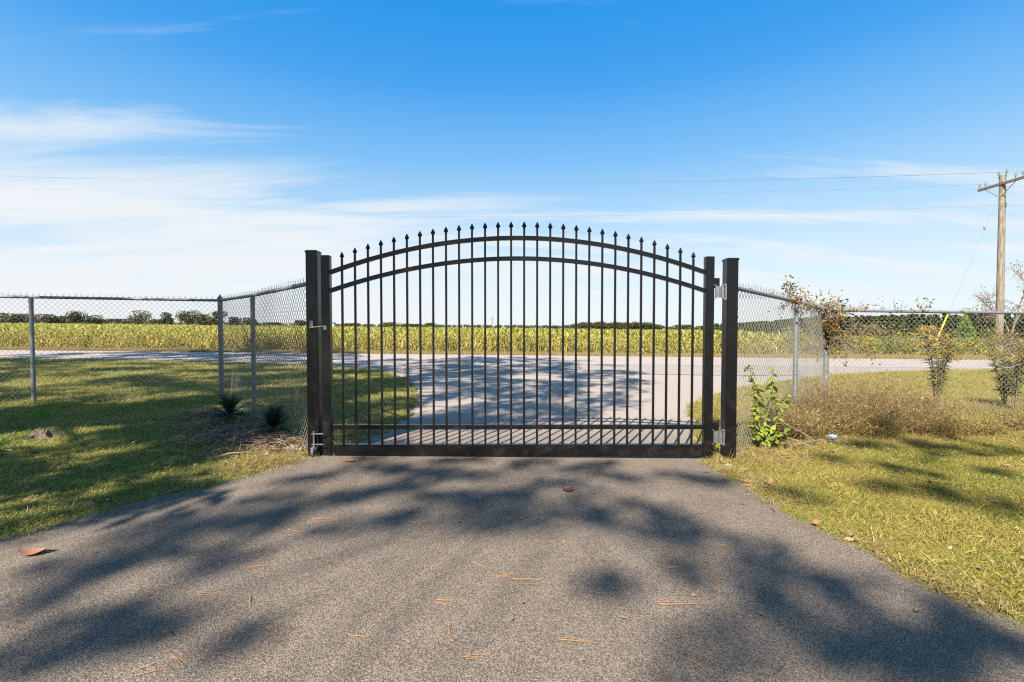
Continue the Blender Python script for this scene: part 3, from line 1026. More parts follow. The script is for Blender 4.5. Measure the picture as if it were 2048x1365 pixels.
rng = np.random.default_rng(21)
crops = [crop('crop_plant', rng, h) for h in (0.70, 0.78, 0.83, 0.90, 0.82, 0.75, 0.86, 0.8)]
FIELD0 = 21.9


def field_right(y):
    return 13.5 + (y - 22) * 0.42


row = np.linspace(-24.5, 14.0, 300)
for i, x in enumerate(row):
    x = x + rng.normal() * 0.05
    y = FIELD0 + rng.uniform(-0.2, 0.35) + 0.15 * math.sin(x * 0.7)
    o = bpy.data.objects.new('crop_plant', crops[int(rng.integers(0, 8))])
    o.location = G(x, y, -0.01)
    o.rotation_euler = (rng.normal() * 0.06, rng.normal() * 0.06, rng.uniform(0, 6.28))
    s = rng.uniform(0.62, 1.08) * (0.93 + 0.12 * math.sin(x * 1.3 + 2 * math.sin(x * 0.43)))
    o.scale = (s * 1.15, s * 1.15, s)
    lk(o)
    tag(o, 'leafy crop plant with dry lower leaves in the front row of the field', 'crop plant', 'front row of the crop')
PP, SS = [], []
for (y0, y1, dens, wide, hs_) in ((22.15, 26, 10.0, 1.3, 1.02), (26, 40, 4.2, 1.6, 1.10), (40, 80, 1.0, 2.6, 1.17), (80, 175, 0.2, 5.0, 1.2)):
    hwid = 1.2 * y1 + 6
    N = int((y1 - y0) * 2 * hwid * dens)
    x = rng.uniform(-hwid, hwid, N)
    y = rng.uniform(y0, y1, N)
    ok = (np.abs(x) < 1.2 * y + 6) & (x < field_right(y))
    x, y = x[ok], y[ok]
    PP.append(np.stack([x, y, gz(x, y)], 1))
    q = rng.uniform(0.78, 1.14, len(x)) * hs_ * (0.97 + 0.07 * np.sin(x * 0.5 + 2 * np.sin(y * 0.31)))
    SS.append(np.stack([q * wide, q * wide, q], 1))
P = np.concatenate(PP)
S3 = np.concatenate(SS)
n = len(P)
scatter('crop_field', P, zrot(n, rng, 0.05), S3, rng.integers(0, 8, n), crops, label='broad field of green topped yellowing crop across the road')


# ------------------------------------------------------------------ trees far away
def crown_points(n, w, h, z0, rng, lobes=9, flat=1.0):
    """points spread over several uneven lobes"""
    pts = []
    c = []
    for k in range(lobes):
        a = rng.uniform(0, 6.28)
        r = w * 0.30 * math.sqrt(rng.uniform(0, 1))
        zz = z0 + (h - z0) * rng.uniform(0.12, 0.82)
        c.append((r * math.cos(a), r * math.sin(a), zz, rng.uniform(0.18, 0.34) * w))
    for k in range(n):
        cx_, cy_, cz_, rr = c[int(rng.integers(0, lobes))]
        v = rng.normal(size=3)
        v /= np.linalg.norm(v)
        q = rr * rng.uniform(0.45, 1.0) ** 0.5
        pts.append((cx_ + v[0] * q, cy_ + v[1] * q, min(h, cz_ + v[2] * q * 0.75 * flat)))
    return np.array(pts)


def tree_meshes(name, w, h, z0, rng, n, leaf, mat, lobes=9):
    P_ = crown_points(n, w, h, z0, rng, lobes)
    V, F = leaf_quads(P_, leaf * rng.uniform(0.6, 1.3, n), rng, 0.6, 0.8)
    crown = np_mesh(name + '_crown', V, F, [mat])
    mb = MB()
    mb.tube([(0, 0, -0.1), (0.05 * w, 0, z0 * 0.6), (0, 0.03 * w, z0 + (h - z0) * 0.45)], [0.04 * h, 0.03 * h, 0.012 * h], 7)
    for k in range(6):
        a = k * 1.05 + rng.uniform(0, 0.5)
        mb.tube([(0.03 * w, 0, z0 * 0.7 + 0.06 * h * k / 3), (math.cos(a) * w * 0.18, math.sin(a) * w * 0.18, z0 + (h - z0) * 0.35), (math.cos(a) * w * 0.34, math.sin(a) * w * 0.34, z0 + (h - z0) * 0.6)], [0.018 * h, 0.011 * h, 0.004 * h], 5)
    return crown, mb.mesh(name + '_trunk', M['bark'])


def far_tree(px0, px1, top, Yd, label, rng, mat='oak', n=1500, group='trees beyond the field', name='oak_tree', cat='tree'):
    s_ = 933.0 / Yd
    xc = ((px0 + px1) / 2 - 1024) / s_
    w = (px1 - px0) / s_
    yh = 656 + 0.01 * ((px0 + px1) / 2 - 1024)
    h = (yh - top) / s_ + CAM_H
    cr, tr = tree_meshes('tree', w, h, h * 0.12, rng, n, 0.5 * (Yd / 150), M[mat], 13)
    t = empty(name, G(xc, Yd), label=label, cat=cat, group=group)
    obj('crown', cr, t)
    obj('trunk', tr, t)
    return t


rng = np.random.default_rng(33)
FT = [
    (-30, 34, 627, 'broad olive tree at the left end of the far wood'),
    (24, 74, 629, 'low rounded tree in the far wood beside the leftmost fence post'),
    (66, 112, 630, 'rounded olive tree in the far wood just right of a fence line post'),
    (104, 140, 633, 'small dull green tree in the far wood left of its tallest crown'),
    (136, 174, 623, 'tallest dark crown in the far wood behind the left fence'),
    (168, 206, 632, 'brownish rounded tree sloping down from the tallest far crown'),
    (200, 258, 639, 'low spreading tree filling the gap in the far wood'),
    (256, 304, 622, 'spreading far tree beside two pale utility posts'),
    (300, 324, 640, 'small bushy far tree between two wider crowns'),
    (319, 350, 626, 'narrow round far tree standing alone between wider crowns'),
    (352, 402, 622, 'tall twin crowned far tree left of the fence corner post'),
    (392, 428, 629, 'broad far tree just left of the fence corner post'),
    (420, 456, 623, 'dark far tree right behind the fence corner post'),
    (458, 484, 635, 'small far tree between corner post and line post'),
    (482, 518, 637, 'rounded far tree beside the shaded fence line post'),
    (528, 562, 646, 'low far tree seen through the chain link left of the gate'),
    (590, 618, 642, 'pale olive far tree beside the latch post of the gate'),
    (684, 722, 648, 'far tree seen behind the first gate pickets'),
    (760, 800, 646, 'rounded far tree behind the left gate pickets'),
    (800, 850, 649, 'low broad far tree behind the left gate pickets'),
    (846, 876, 647, 'small pointed far tree behind the gate pickets'),
    (1346, 1392, 651, 'pale far tree behind the right gate pickets'),
    (1388, 1432, 653, 'misty far tree beside the right gate stile'),
]
for (a, c, tp, lb) in FT:
    far_tree(a, c, tp, 185 + rng.uniform(-12, 18), lb, rng)


# hazy low wood along the horizon behind everything: one mass
def wood(name, specs, meshes, rng, label, wide=1.5, deep=3):
    P_, S_ = [], []
    for (pa, pb, ta, tb, Ya, Yb, step) in specs:
        xa, xb = (pa - 1024) / 933 * Ya, (pb - 1024) / 933 * Yb
        L = math.hypot(xb - xa, Yb - Ya)
        m_ = max(2, int(L / step))
        for k in range(m_):
            for dpt in range(deep):
                t = (k + rng.uniform(-0.4, 0.4)) / m_
                x, y = xa + (xb - xa) * t, Ya + (Yb - Ya) * t + dpt * step * 0.9
                top = ta + (tb - ta) * t
                yh = 656 + 0.01 * (pa + (pb - pa) * t - 1024)
                h = (yh - top) / 933 * (Ya + (Yb - Ya) * t) + CAM_H
                h *= rng.uniform(0.86, 1.05)
                P_.append((x, y, float(gz(x, y)) - 0.1))
                S_.append((h * wide, h * wide, h))
    n_ = len(P_)
    rt = zrot(n_, rng, 0.02)
    return scatter(name, P_, rt, np.array(S_), rng.integers(0, len(meshes), n_), meshes, label=label)


def unit_tree(rng, kind):
    if kind == 'oak':
        P_ = crown_points(420, 1.0, 1.0, 0.16, rng, 8)
        V, F = leaf_quads(P_, 0.075 * rng.uniform(0.6, 1.4, len(P_)), rng, 0.6, 0.8)
        return np_mesh('wood_tree', V, F, [M['oak']])
    # pine: tapering whorls above a bare lower trunk
    n_ = 560
    t = rng.uniform(0, 1, n_) ** 0.85
    z = 0.04 + 0.96 * t
    r = (0.20 * (1 - t) + 0.03) * np.sqrt(rng.uniform(0.2, 1, n_)) * (0.8 + 0.4 * np.sin(t * 40))
    a = rng.uniform(0, 6.28, n_)
    P_ = np.stack([r * np.cos(a), r * np.sin(a), z], 1)
    V, F = leaf_quads(P_, 0.07 * rng.uniform(0.6, 1.4, n_), rng, 0.6, 0.7)
    aa = np.arange(4) * math.pi / 2
    ring = np.stack([np.cos(aa), np.sin(aa)], 1)
    V0 = np.concatenate([np.concatenate([ring * 0.016, np.zeros((4, 1))], 1), np.concatenate([ring * 0.004, np.full((4, 1), 0.95)], 1)])
    F0 = np.array([(k, (k + 1) % 4, 4 + (k + 1) % 4, 4 + k) for k in range(4)])
    V, F, mi = joinq([(V, F), (V0, F0)])
    return np_mesh('wood_pine', V, F, [M['pine'], M['bark']], mi)


oaks = [unit_tree(rng, 'oak') for _ in range(4)]
pines = [unit_tree(rng, 'pine') for _ in range(4)]
wood('distant_wood', [(-60, 260, 637, 640, 215, 215, 3.5), (240, 640, 644, 645, 230, 240, 3.5), (640, 1140, 647, 650, 260, 270, 3), (1100, 1360, 651, 653, 270, 270, 3.5), (1330, 1480, 653, 653, 300, 330, 3.5)], oaks, rng,
     'hazy low band of woodland along the far side of the field')
wood('distant_grove', [(1134, 1160, 650, 643, 215, 215, 1.6), (1160, 1300, 643, 643, 215, 215, 1.7), (1300, 1332, 644, 652, 215, 215, 1.6)], oaks, rng,
     'dense flat topped grove standing out of the field behind the gate')
wood('pine_plantation', [(1436, 1470, 647, 647, 335, 330, 2.6), (1470, 1560, 648, 642, 330, 222, 2.4), (1560, 1660, 642, 634, 222, 140, 1.8), (1660, 1900, 634, 629, 140, 108, 1.5), (1900, 2160, 629, 627, 108, 96, 1.4)], pines, rng,
     'dark even topped pine plantation beyond the right hand fence', 1.6, 5)

# two pale posts and a far utility pole on the horizon
for (pxx, t0, Yd, w, lb) in ((289, 627, 175, 0.35, 'pale slim utility post beside the spreading far tree'), (297, 632, 175, 0.3, 'shorter pale post beside the taller pale utility post'), (984.5, 634, 190, 0.3, 'thin grey utility pole on the horizon behind the middle pickets')):
    xx = (pxx - 1024) / 933 * Yd
    hh = (656 + 0.01 * (pxx - 1024) - t0) / 933 * Yd + CAM_H
    o_ = empty('far_utility_pole', G(xx, Yd), label=lb, cat='utility pole')
    MB().tube([(0, 0, -0.1), (0, 0, hh)], [w / 2, w / 2.6], 8).build('shaft', M['porcelain'] if Yd < 180 else M['wood_pole'], o_)
    MB().box(-0.6, 0.6, -0.07, 0.07, hh - 0.75, hh - 0.6).build('crossarm', M['arm_wood'], o_)
# small white shed far off
sh = empty('white_shed', G(-70, 180), label='small white shed beside the far trees left of the gate', cat='shed')
MB().box(-1.6, 1.6, -1.2, 1.2, 0, 2.0).build('wall', M['white_bit'], sh)
MB().add([(-1.8, -1.4, 1.98), (1.8, -1.4, 1.98), (1.8, 1.4, 1.98), (-1.8, 1.4, 1.98), (-1.8, 0, 2.6), (1.8, 0, 2.6)], [(0, 1, 5, 4), (2, 3, 4, 5), (1, 2, 5), (3, 0, 4), (3, 2, 1, 0)]).build('roof', M['galv'], sh)


# ------------------------------------------------------------------ utility pole and wires
def utility_pole(x, y, label):
    t = empty('utility_pole', G(x, y), label=label, cat='utility pole', group='poles along the road')
    MB().tube([(0, 0, -0.2), (-0.01, 0, 3), (-0.04, 0, 6.5), (-0.07, 0, 10.2)], [0.185, 0.175, 0.16, 0.145], 14).build('shaft', M['wood_pole'], t, smooth=True)
    arm = MB().box(-0.24, -0.12, -1.28, 1.28, 9.62, 9.76).build('crossarm', M['arm_wood'], t, 0.01)
    for s in (-1, 1):
        MB().tube([(-0.2, s * 0.85, 9.62), (-0.19, s * 0.04, 8.95)], 0.02, 6).build('brace', M['galv'], arm)

    def ins(p, par):
        MB().lathe([(0.02, 0), (0.02, 0.12), (0.065, 0.13), (0.04, 0.17), (0.06, 0.19), (0.03, 0.25), (0.045, 0.27), (0.02, 0.30)], 10, p).build('insulator', M['porcelain'], par, smooth=True)
    for d in (1.2, 0.85, -0.8, -1.18):
        ins((-0.18, d, 9.755), arm)
    for d in (-0.1, 0.1):
        MB().tube([(-0.07, d * 0.8, 9.8), (-0.07, d * 2.2, 10.1), (-0.07, d * 2.2, 10.2)], 0.016, 6).build('insulator_pin', M['galv'], t)
        ins((-0.07, d * 2.2, 10.16), t)
    MB().box(-0.07, 0.0, -0.23, -0.13, 8.35, 8.6).build('spool_bracket', M['galv'], t, 0.01)
    return t


PX, PY, QX = 28.2, 27.0, -50.0
p1 = utility_pole(PX, PY, 'weathered wooden utility pole with crossarm rising beyond the right hand fence')
p2 = utility_pole(QX, PY, 'weathered wooden utility pole carrying the lines off beyond the shade trees')
p3 = utility_pole(PX + 78, PY, 'weathered wooden utility pole carrying the lines past the pine plantation')
for (d, z, lb) in ((1.2, 10.03, 'thin overhead line on the crossarm end away from the road'), (-1.18, 10.03, 'thin overhead line on the crossarm end over the road'), (0.22, 10.43, 'thin overhead line on the pole top pin'), (-0.18, 8.45, 'lowest overhead line, held on the side of the poles')):
    mb = MB()
    pts = []
    for (xa, xb) in ((QX, PX), (PX, PX + 78)):
        for k in range(33 if xa == QX else 34):
            t = k / 33
            x = xa + (xb - xa) * t
            pts.append((x - 0.15, PY + d, float(gz(xa, PY)) * (1 - t) + float(gz(xb, PY)) * t + z - 4 * 1.0 * t * (1 - t)))
    mb.tube(pts, 0.0055, 5).build('overhead_line', M['line'], None, label=lb, cat='power line')
gw = empty('guy_wire', G(24.3, 27.0), label='thin steel guy wire with yellow guard bracing the utility pole', cat='guy wire')
gp = gw.location
topg = Vector((PX - 0.2, 27.0, 9.1 + float(gz(PX, 27)))) - gp
MB().tube([(0, 0, -0.05), topg], 0.008, 6).build('cable', M['line'], gw)
dv = topg.normalized()
MB().tube([dv * 0.7, dv * 2.35], 0.045, 10).build('guard', M['yellow'], gw, smooth=True)
MB().lathe([(0.015, 0), (0.05, 0.03), (0.05, 0.16), (0.015, 0.19)], 8, dv * 7.6).build('strain_insulator', M['porcelain'], gw)


# ------------------------------------------------------------------ brush beyond the road
def bush(x, y, w, h, mat, label, rng, name='shrub', n=800, leaf=0.10, group='brush across the road'):
    t = empty(name, G(x, y), label=label, cat='shrub', group=group)
    P_ = crown_points(n, w, h, 0.0, rng, 11)
    P_[:, 2] = np.abs(P_[:, 2])
    V, F = leaf_quads(P_, leaf * rng.uniform(0.5, 1.4, n), rng, 0.7, 0.6)
    obj('foliage', np_mesh('foliage', V, F, [M[mat]]), t)
    mb = MB()
    for k in range(9):
        a = rng.uniform(0, 6.28)
        e = (math.cos(a) * w * 0.4 * rng.uniform(0.3, 1), math.sin(a) * w * 0.4 * rng.uniform(0.3, 1), h * rng.uniform(0.75, 1.08))
        mb.tube([(0, 0, -0.03), (e[0] * 0.35, e[1] * 0.35, e[2] * 0.55), e], [0.016, 0.010, 0.003], 4)
    mb.build('stems', M['twig'], t)
    return t


rng = np.random.default_rng(44)
BR = [
    (13.6, 22.6, 2.0, 1.35, 'brush_yellow', 'yellow leaved shrub at the right end of the crop field'),
    (14.9, 21.9, 1.5, 0.95, 'brush_olive', 'low olive shrub at the road edge where the crop ends'),
    (15.3, 23.4, 2.2, 1.75, 'brush_red', 'russet shrub rising behind the yellow roadside shrub'),
    (16.4, 21.8, 1.7, 0.9, 'brush_yellow', 'low bright yellow green shrub along the far road edge'),
    (17.3, 23.3, 2.3, 1.6, 'brush_red', 'brown russet shrub with bare tips behind low green ones'),
    (17.9, 21.9, 1.6, 0.95, 'brush_olive', 'dark olive shrub between two yellow roadside shrubs'),
    (19.2, 22.2, 1.9, 1.1, 'brush_yellow', 'rounded yellow olive shrub left of the guy wire'),
    (19.4, 24.2, 2.4, 1.7, 'brush_olive', 'tall olive shrub behind the yellow one by the guy wire'),
    (20.6, 22.0, 1.6, 0.85, 'brush_olive', 'low green shrub on the verge in front of the guy wire'),
    (21.5, 24.0, 2.3, 1.75, 'brush_red', 'reddish brown shrub beside the guy wire foot'),
    (22.4, 22.3, 1.8, 1.0, 'brush_yellow', 'golden shrub on the verge below the young pine'),
    (24.0, 22.4, 1.9, 1.15, 'brush_red', 'russet shrub between young pine and utility pole'),
    (25.3, 24.4, 2.2, 1.5, 'brush_olive', 'olive shrub left of the utility pole foot'),
    (26.3, 22.6, 2.0, 1.2, 'brush_yellow', 'yellow olive shrub in front of the utility pole'),
    (28.0, 24.0, 2.2, 1.5, 'brush_red', 'brown shrub hiding the utility pole foot'),
    (29.5, 23.0, 2.2, 1.4, 'brush_olive', 'olive shrub right of the utility pole'),
]
for q in BR:
    bush(q[0], q[1], q[2], q[3], q[4], q[5], rng)
# young pine
yp = empty('young_pine', G(23.3, 24.0), label='small light green young pine standing among the russet brush', cat='tree')
n_ = 900
t = rng.uniform(0, 1, n_)
z = 0.3 + 1.75 * t
r = (0.75 * (1 - t) + 0.06) * np.sqrt(rng.uniform(0.15, 1, n_))
a = rng.uniform(0, 6.28, n_)
V, F = leaf_quads(np.stack([r * np.cos(a), r * np.sin(a), z], 1), 0.13, rng, 1.0, 0.35)
obj('crown', np_mesh('crown', V, F, [M['brush_lime']]), yp)
MB().tube([(0, 0, -0.05), (0, 0, 1.95)], [0.04, 0.008], 7).build('trunk', M['bark'], yp)


# bare little tree with a few red leaves
def branchy(mb, p, d, L, r, depth, rng, tips):
    q = p + d * L
    mid = p + d * L * 0.5 + Vector(rng.normal(size=3) * L * 0.06)
    mb.tube([p, mid, q], [r, r * 0.85, r * 0.65], 6 if depth > 2 else 4, caps=False)
    if depth == 0:
        tips.append(q)
        return
    for k in range(3 if depth > 1 else 3):
        nd = (d + Vector(rng.normal(size=3)) * 0.5 + Vector((0, 0, 0.12))).normalized()
        branchy(mb, q if k else mid, nd, L * rng.uniform(0.6, 0.85), r * 0.6, depth - 1, rng, tips)


bt = empty('bare_tree', G(29.6, 27.6), label='nearly bare small tree with reddish leaf clumps beside the utility pole', cat='tree')
mb, tips = MB(), []
branchy(mb, Vector((0, 0, -0.1)), Vector((0.05, 0, 1)), 1.75, 0.075, 5, rng, tips)
mb.build('trunk', M['twig'], bt)
T_ = np.array([tuple(v) for v in tips])
sel = T_[(T_[:, 0] > np.quantile(T_[:, 0], 0.3))]
Pn = np.repeat(sel, 6, 0) + rng.normal(size=(len(sel) * 6, 3)) * 0.14
V, F = leaf_quads(Pn, 0.10, rng, 0.6, 0.6)
obj('crown', np_mesh('crown', V, F, [M['red_leaf']]), bt)


# ------------------------------------------------------------------ weeds, vine, palms near the fence
def weed(x, y, w, h, mat, label, rng, n=520, name='dry_weed', group='dry weeds along the right fence', width=0.004, spread=0.5, cat='weed'):
    t = empty(name, G(x, y), label=label, cat=cat, group=group)
    a = rng.uniform(0, 6.283, n)
    r = w * 0.33 * np.sqrt(rng.uniform(0, 1, n))
    base = np.stack([r * np.cos(a), r * np.sin(a) * 0.6, np.full(n, -0.02)], 1)
    d = updirs(n, rng, spread)
    L = h * rng.uniform(0.45, 1.2, n)
    V, F = ribbons(base, d, L, width, rng, rng.uniform(0.0, 0.45, n), 4)
    # fine side twigs on the upper halves
    m_ = n * 4
    k = rng.integers(0, n, m_)
    tt = rng.uniform(0.35, 0.95, m_)
    pb = base[k] + d[k] * (L[k] * tt)[:, None] - np.array([0, 0, 1.0]) * (0.2 * L[k] * tt * tt)[:, None]
    V2, F2 = ribbons(pb, unit(d[k] + rng.normal(size=(m_, 3)) * 0.7), rng.uniform(0.05, 0.14, m_) * h / 0.5, width * 0.6, rng, 0.3, 2)
    # dry seed heads and shrivelled leaves
    m3 = n * 3
    k = rng.integers(0, n, m3)
    tt = rng.uniform(0.3, 1.0, m3)
    ph_ = base[k] + d[k] * (L[k] * tt)[:, None] - np.array([0, 0, 1.0]) * (0.2 * L[k] * tt * tt)[:, None] + rng.normal(size=(m3, 3)) * 0.025
    ph_[:, 2] = np.maximum(ph_[:, 2], 0.01)
    V4, F4 = leaf_quads(ph_, 0.026 * rng.uniform(0.5, 1.5, m3), rng, 0.8, 0.45)
    V3, F3, _ = joinq([(V, F), (V2, F2), (V4, F4)])
    obj('stems', np_mesh('stems', V3, F3, [M[mat]]), t)
    return t


rng = np.random.default_rng(55)
WD = [
    (3.02, 5.08, 0.55, 0.50, 'weed_brown', 'thin brown weeds at the fence between sapling and line post'),
    (3.55, 5.45, 0.7, 0.72, 'weed_brown', 'brown dry weeds against the line post of the right fence'),
    (3.95, 5.75, 0.8, 0.85, 'weed_brown', 'wispy brown weeds between line post and corner post'),
    (4.45, 5.85, 0.9, 0.80, 'weed_brown', 'thick brown weeds hiding the foot of the corner post'),
    (4.9, 5.75, 0.9, 0.66, 'weed_brown', 'bushy grey brown weeds just right of the corner post'),
    (5.35, 5.7, 0.8, 0.40, 'weed_gold', 'low straw gold weeds beside the bushy brown ones'),
    (5.8, 5.75, 0.7, 0.30, 'weed_gold', 'lowest gold weeds where the brown thicket thins out'),
    (6.55, 6.0, 0.7, 0.30, 'weed_brown', 'small dark brown weeds at the foot of the goldenrod'),
    (7.1, 5.75, 0.8, 0.42, 'weed_gold', 'tawny dry weeds right of the goldenrod foot'),
    (3.3, 5.2, 0.6, 0.42, 'weed_gold', 'straw coloured weeds in front of the line post foot'),
    (4.2, 5.5, 0.9, 0.46, 'weed_gold', 'straw weeds fronting the thick brown weeds'),
    (5.6, 6.2, 1.0, 0.5, 'weed_brown', 'loose brown weeds behind the low gold ones'),
    (7.6, 6.1, 0.9, 0.5, 'weed_brown', 'brown weeds below the dull leafy goldenrod'),
    (5.0, 6.35, 0.9, 0.85, 'weed_brown', 'reddish brown arching weeds close behind the bushy ones'),
]
for q in WD:
    weed(*q[:6], rng)
for q in ((-2.2, 4.42, 0.5, 0.20, 'weed_brown', 'brown tangle at the foot of the latch post'), (-2.72, 5.0, 0.5, 0.22, 'weed_brown', 'brown tangle between the two larger sago palms'), (-3.75, 5.9, 0.6, 0.11, 'weed_brown', 'thin dry stems near the fence corner by the shaggy palm')):
    weed(*q[:6], rng, n=160, group='dry weeds along the left fence')


def goldenrod(x, y, h, label, rng, flowers=True):
    t = empty('goldenrod', G(x, y), label=label, cat='wild plant', group='goldenrod behind the right fence')
    mb = MB()
    Ls, Fl = [], []
    for k in range(11 if flowers else 8):
        a = rng.uniform(0, 6.28)
        e = Vector((math.cos(a) * 0.27 * rng.uniform(0.2, 1.2), math.sin(a) * 0.2, h * rng.uniform(0.75, 0.98)))
        m_ = Vector((e.x * 0.35, e.y * 0.35, e.z * 0.5))
        mb.tube([(0, 0, -0.03), m_, e], [0.007, 0.006, 0.003], 5)
        for j in range(60):
            tq = rng.uniform(0.2, 0.95) ** 0.8
            Ls.append(m_.lerp(e, (tq - 0.5) * 2) if tq > 0.5 else m_ * (tq * 2))
        for arm in range(6 if flowers else 2):
            tq = rng.uniform(0.78, 1.0)
            b0_ = m_.lerp(e, (tq - 0.5) * 2)
            aa = rng.uniform(0, 6.28)
            ln_ = rng.uniform(0.08, 0.22)
            pts_ = [b0_ + Vector((math.cos(aa) * ln_ * u_, math.sin(aa) * ln_ * u_, ln_ * (0.75 * u_ - 0.95 * u_ * u_))) for u_ in (0, 0.33, 0.66, 1.0)]
            mb.tube(pts_, [0.003, 0.0025, 0.002, 0.001], 4)
            for j in range(24):
                u_ = rng.uniform(0.15, 1.0) * 3
                i_ = min(2, int(u_))
                Fl.append(pts_[i_].lerp(pts_[i_ + 1], u_ - i_) + Vector(rng.normal(size=3) * 0.014))
    mb.build('stems', M['twig'], t)
    L_ = np.array([tuple(v) for v in Ls])
    ang = rng.uniform(0, 6.28, len(L_))
    d = unit(np.stack([np.cos(ang), np.sin(ang), rng.uniform(-0.1, 0.5, len(L_))], 1))
    V, F = ribbons(L_, d, rng.uniform(0.07, 0.14, len(L_)), 0.016, rng, 0.4, 2)
    obj('foliage', np_mesh('foliage', V, F, [M['gold_stem']]), t)
    V, F = leaf_quads(np.array([tuple(v) for v in Fl]), 0.03 * rng.uniform(0.6, 1.4, len(Fl)), rng, 0.8, 0.5)
    obj('flower_heads', np_mesh('flower_heads', V, F, [M['gold_flower']]), t)
    return t


goldenrod(6.62, 7.25, 1.42, 'tall goldenrod with yellow flower plumes behind the chain link', rng)
goldenrod(7.95, 7.35, 1.15, 'dull leafy goldenrod behind the chain link next to the tallest one', rng, False)
goldenrod(8.15, 7.7, 1.05, 'shorter brownish goldenrod beside the dull leafy one', rng, False)


# vine over the right corner
def vine(rng):
    t = empty('vine', G(4.55, 6.7), label='russet and yellow vine trailing over the fence corner post and rail', cat='vine')
    mb = MB()
    P_ = []
    loc = t.location

    def sprig(p0, d0, L, nl, curl):
        p = Vector(p0)
        d = Vector(d0).normalized()
        pts = [p.copy()]
        for k in range(8):
            d = (d + Vector(rng.normal(size=3)) * curl).normalized()
            p = p + d * L / 8
            pts.append(p.copy())
        mb.tube([q - loc for q in pts], [0.004] * 5 + [0.003, 0.002, 0.002, 0.001], 4)
        for k in range(nl):
            i_ = int(rng.integers(1, 9))
            P_.append(tuple(pts[i_] - loc + Vector(rng.normal(size=3)) * 0.035))
    a = Vector((3.42, 5.62, 0))
    c = Vector((4.55, 6.75, 0))
    e = Vector((7.9, 6.98, 0))
    up = Vector((0, 0, 1))
    for k in range(26):      # along the side run
        t_ = rng.uniform(-0.12, 1.0) ** 1
        q = a.lerp(c, t_)
        q.z = float(gz(q.x, q.y)) + FH
        sprig(q, (rng.normal() * 0.6, rng.normal() * 0.6, rng.uniform(-0.6, 0.9)), rng.uniform(0.15, 0.38), 12, 0.35)
    for k in range(24):      # along the far run, thinning out
        t_ = rng.uniform(0, 1) ** 1.7 * 0.62
        q = c.lerp(e, t_)
        q.z = float(gz(q.x, q.y)) + FH
        sprig(q, (rng.normal() * 0.7, rng.normal() * 0.4, rng.uniform(-0.1, 1)), rng.uniform(0.12, 0.33), 9, 0.35)
    for k in range(70):      # thick around the corner post
        q = Vector((c.x + rng.normal() * 0.10, c.y - 0.05 + rng.normal() * 0.06, float(gz(c.x, c.y)) + FH - abs(rng.normal()) * 0.22))
        sprig(q, (rng.normal(), rng.normal() - 0.2, rng.normal() - 0.2), rng.uniform(0.12, 0.35), 16, 0.4)
    q0 = Vector((3.25, 5.4, float(gz(3.25, 5.4)) + FH))
    for k in range(5):
        sprig(q0, (rng.normal() * 0.25 - 0.25, rng.normal() * 0.3, 1.0), rng.uniform(0.18, 0.32), 18, 0.2)
    for k in range(16):      # trailing down behind
        q = Vector((4.9 + rng.normal() * 0.25, 6.85, float(gz(4.9, 6.8)) + rng.uniform(1.05, 1.42)))
        sprig(q, (rng.normal(), 0.2, -0.7), 0.4, 18, 0.35)
    mb.build('stems', M['twig'], t)
    Pn_ = np.array(P_)
    V, F = leaf_quads(Pn_, 0.036 * rng.uniform(0.6, 1.4, len(Pn_)), rng, 0.7, 0.75)
    obj('foliage', np_mesh('foliage', V, F, [M['vine_leaf']]), t)


vine(rng)


# leafy sapling by the right gate post: every leaf a part
def leaf_mesh(name, L, w, mat, fold=0.25, droop=0.25, seg=5):
    vs_, fs_ = [], []
    for k in range(seg + 1):
        t_ = k / seg
        wd = w * 0.5 * (math.sin(math.pi * min(1, t_ * 0.97 + 0.02)) ** 0.8)
        z_ = -droop * L * t_ * t_
        vs_ += [(L * t_, -wd, z_ + fold * wd), (L * t_, 0, z_), (L * t_, wd, z_ + fold * wd)]
    for k in range(seg):
        o_ = 3 * k
        fs_ += [(o_, o_ + 1, o_ + 4, o_ + 3), (o_ + 1, o_ + 2, o_ + 5, o_ + 4)]
    me = bpy.data.meshes.new(name)
    me.from_pydata(vs_, [], fs_)
    me.materials.append(mat)
    me.polygons.foreach_set('use_smooth', np.ones(len(me.polygons), dtype=bool))
    return me


rng = np.random.default_rng(66)
sp = empty('leafy_sapling', G(2.45, 4.55), label='bright green leafy sapling growing against the chain link by the hinge post', cat='plant')
lms = [leaf_mesh('leaf', L, w, M['sapling_leaf']) for (L, w) in ((0.105, 0.042), (0.085, 0.036), (0.125, 0.045), (0.07, 0.03))]
mb = MB()
stems = [[(0, 0, -0.03), (-0.03, 0.0, 0.35), (-0.10, -0.01, 0.62), (-0.14, -0.02, 0.84)], [(0.02, 0, 0), (0.04, 0.01, 0.28), (0.10, 0.0, 0.52), (0.10, 0, 0.80)], [(0, 0, 0), (0.10, -0.03, 0.2), (0.17, -0.03, 0.42), (0.24, -0.03, 0.55)], [(0, 0, 0), (-0.06, -0.04, 0.16), (-0.10, -0.05, 0.32)], [(0, 0, 0), (0.1, -0.06, 0.12), (0.2, -0.08, 0.2)], [(0, 0, 0), (-0.05, 0.02, 0.3), (-0.02, 0.03, 0.66)]]
for s_ in stems:
    mb.tube(s_, [0.007, 0.005, 0.004, 0.002][:len(s_)], 6)
mb.build('stem', M['twig'], sp)
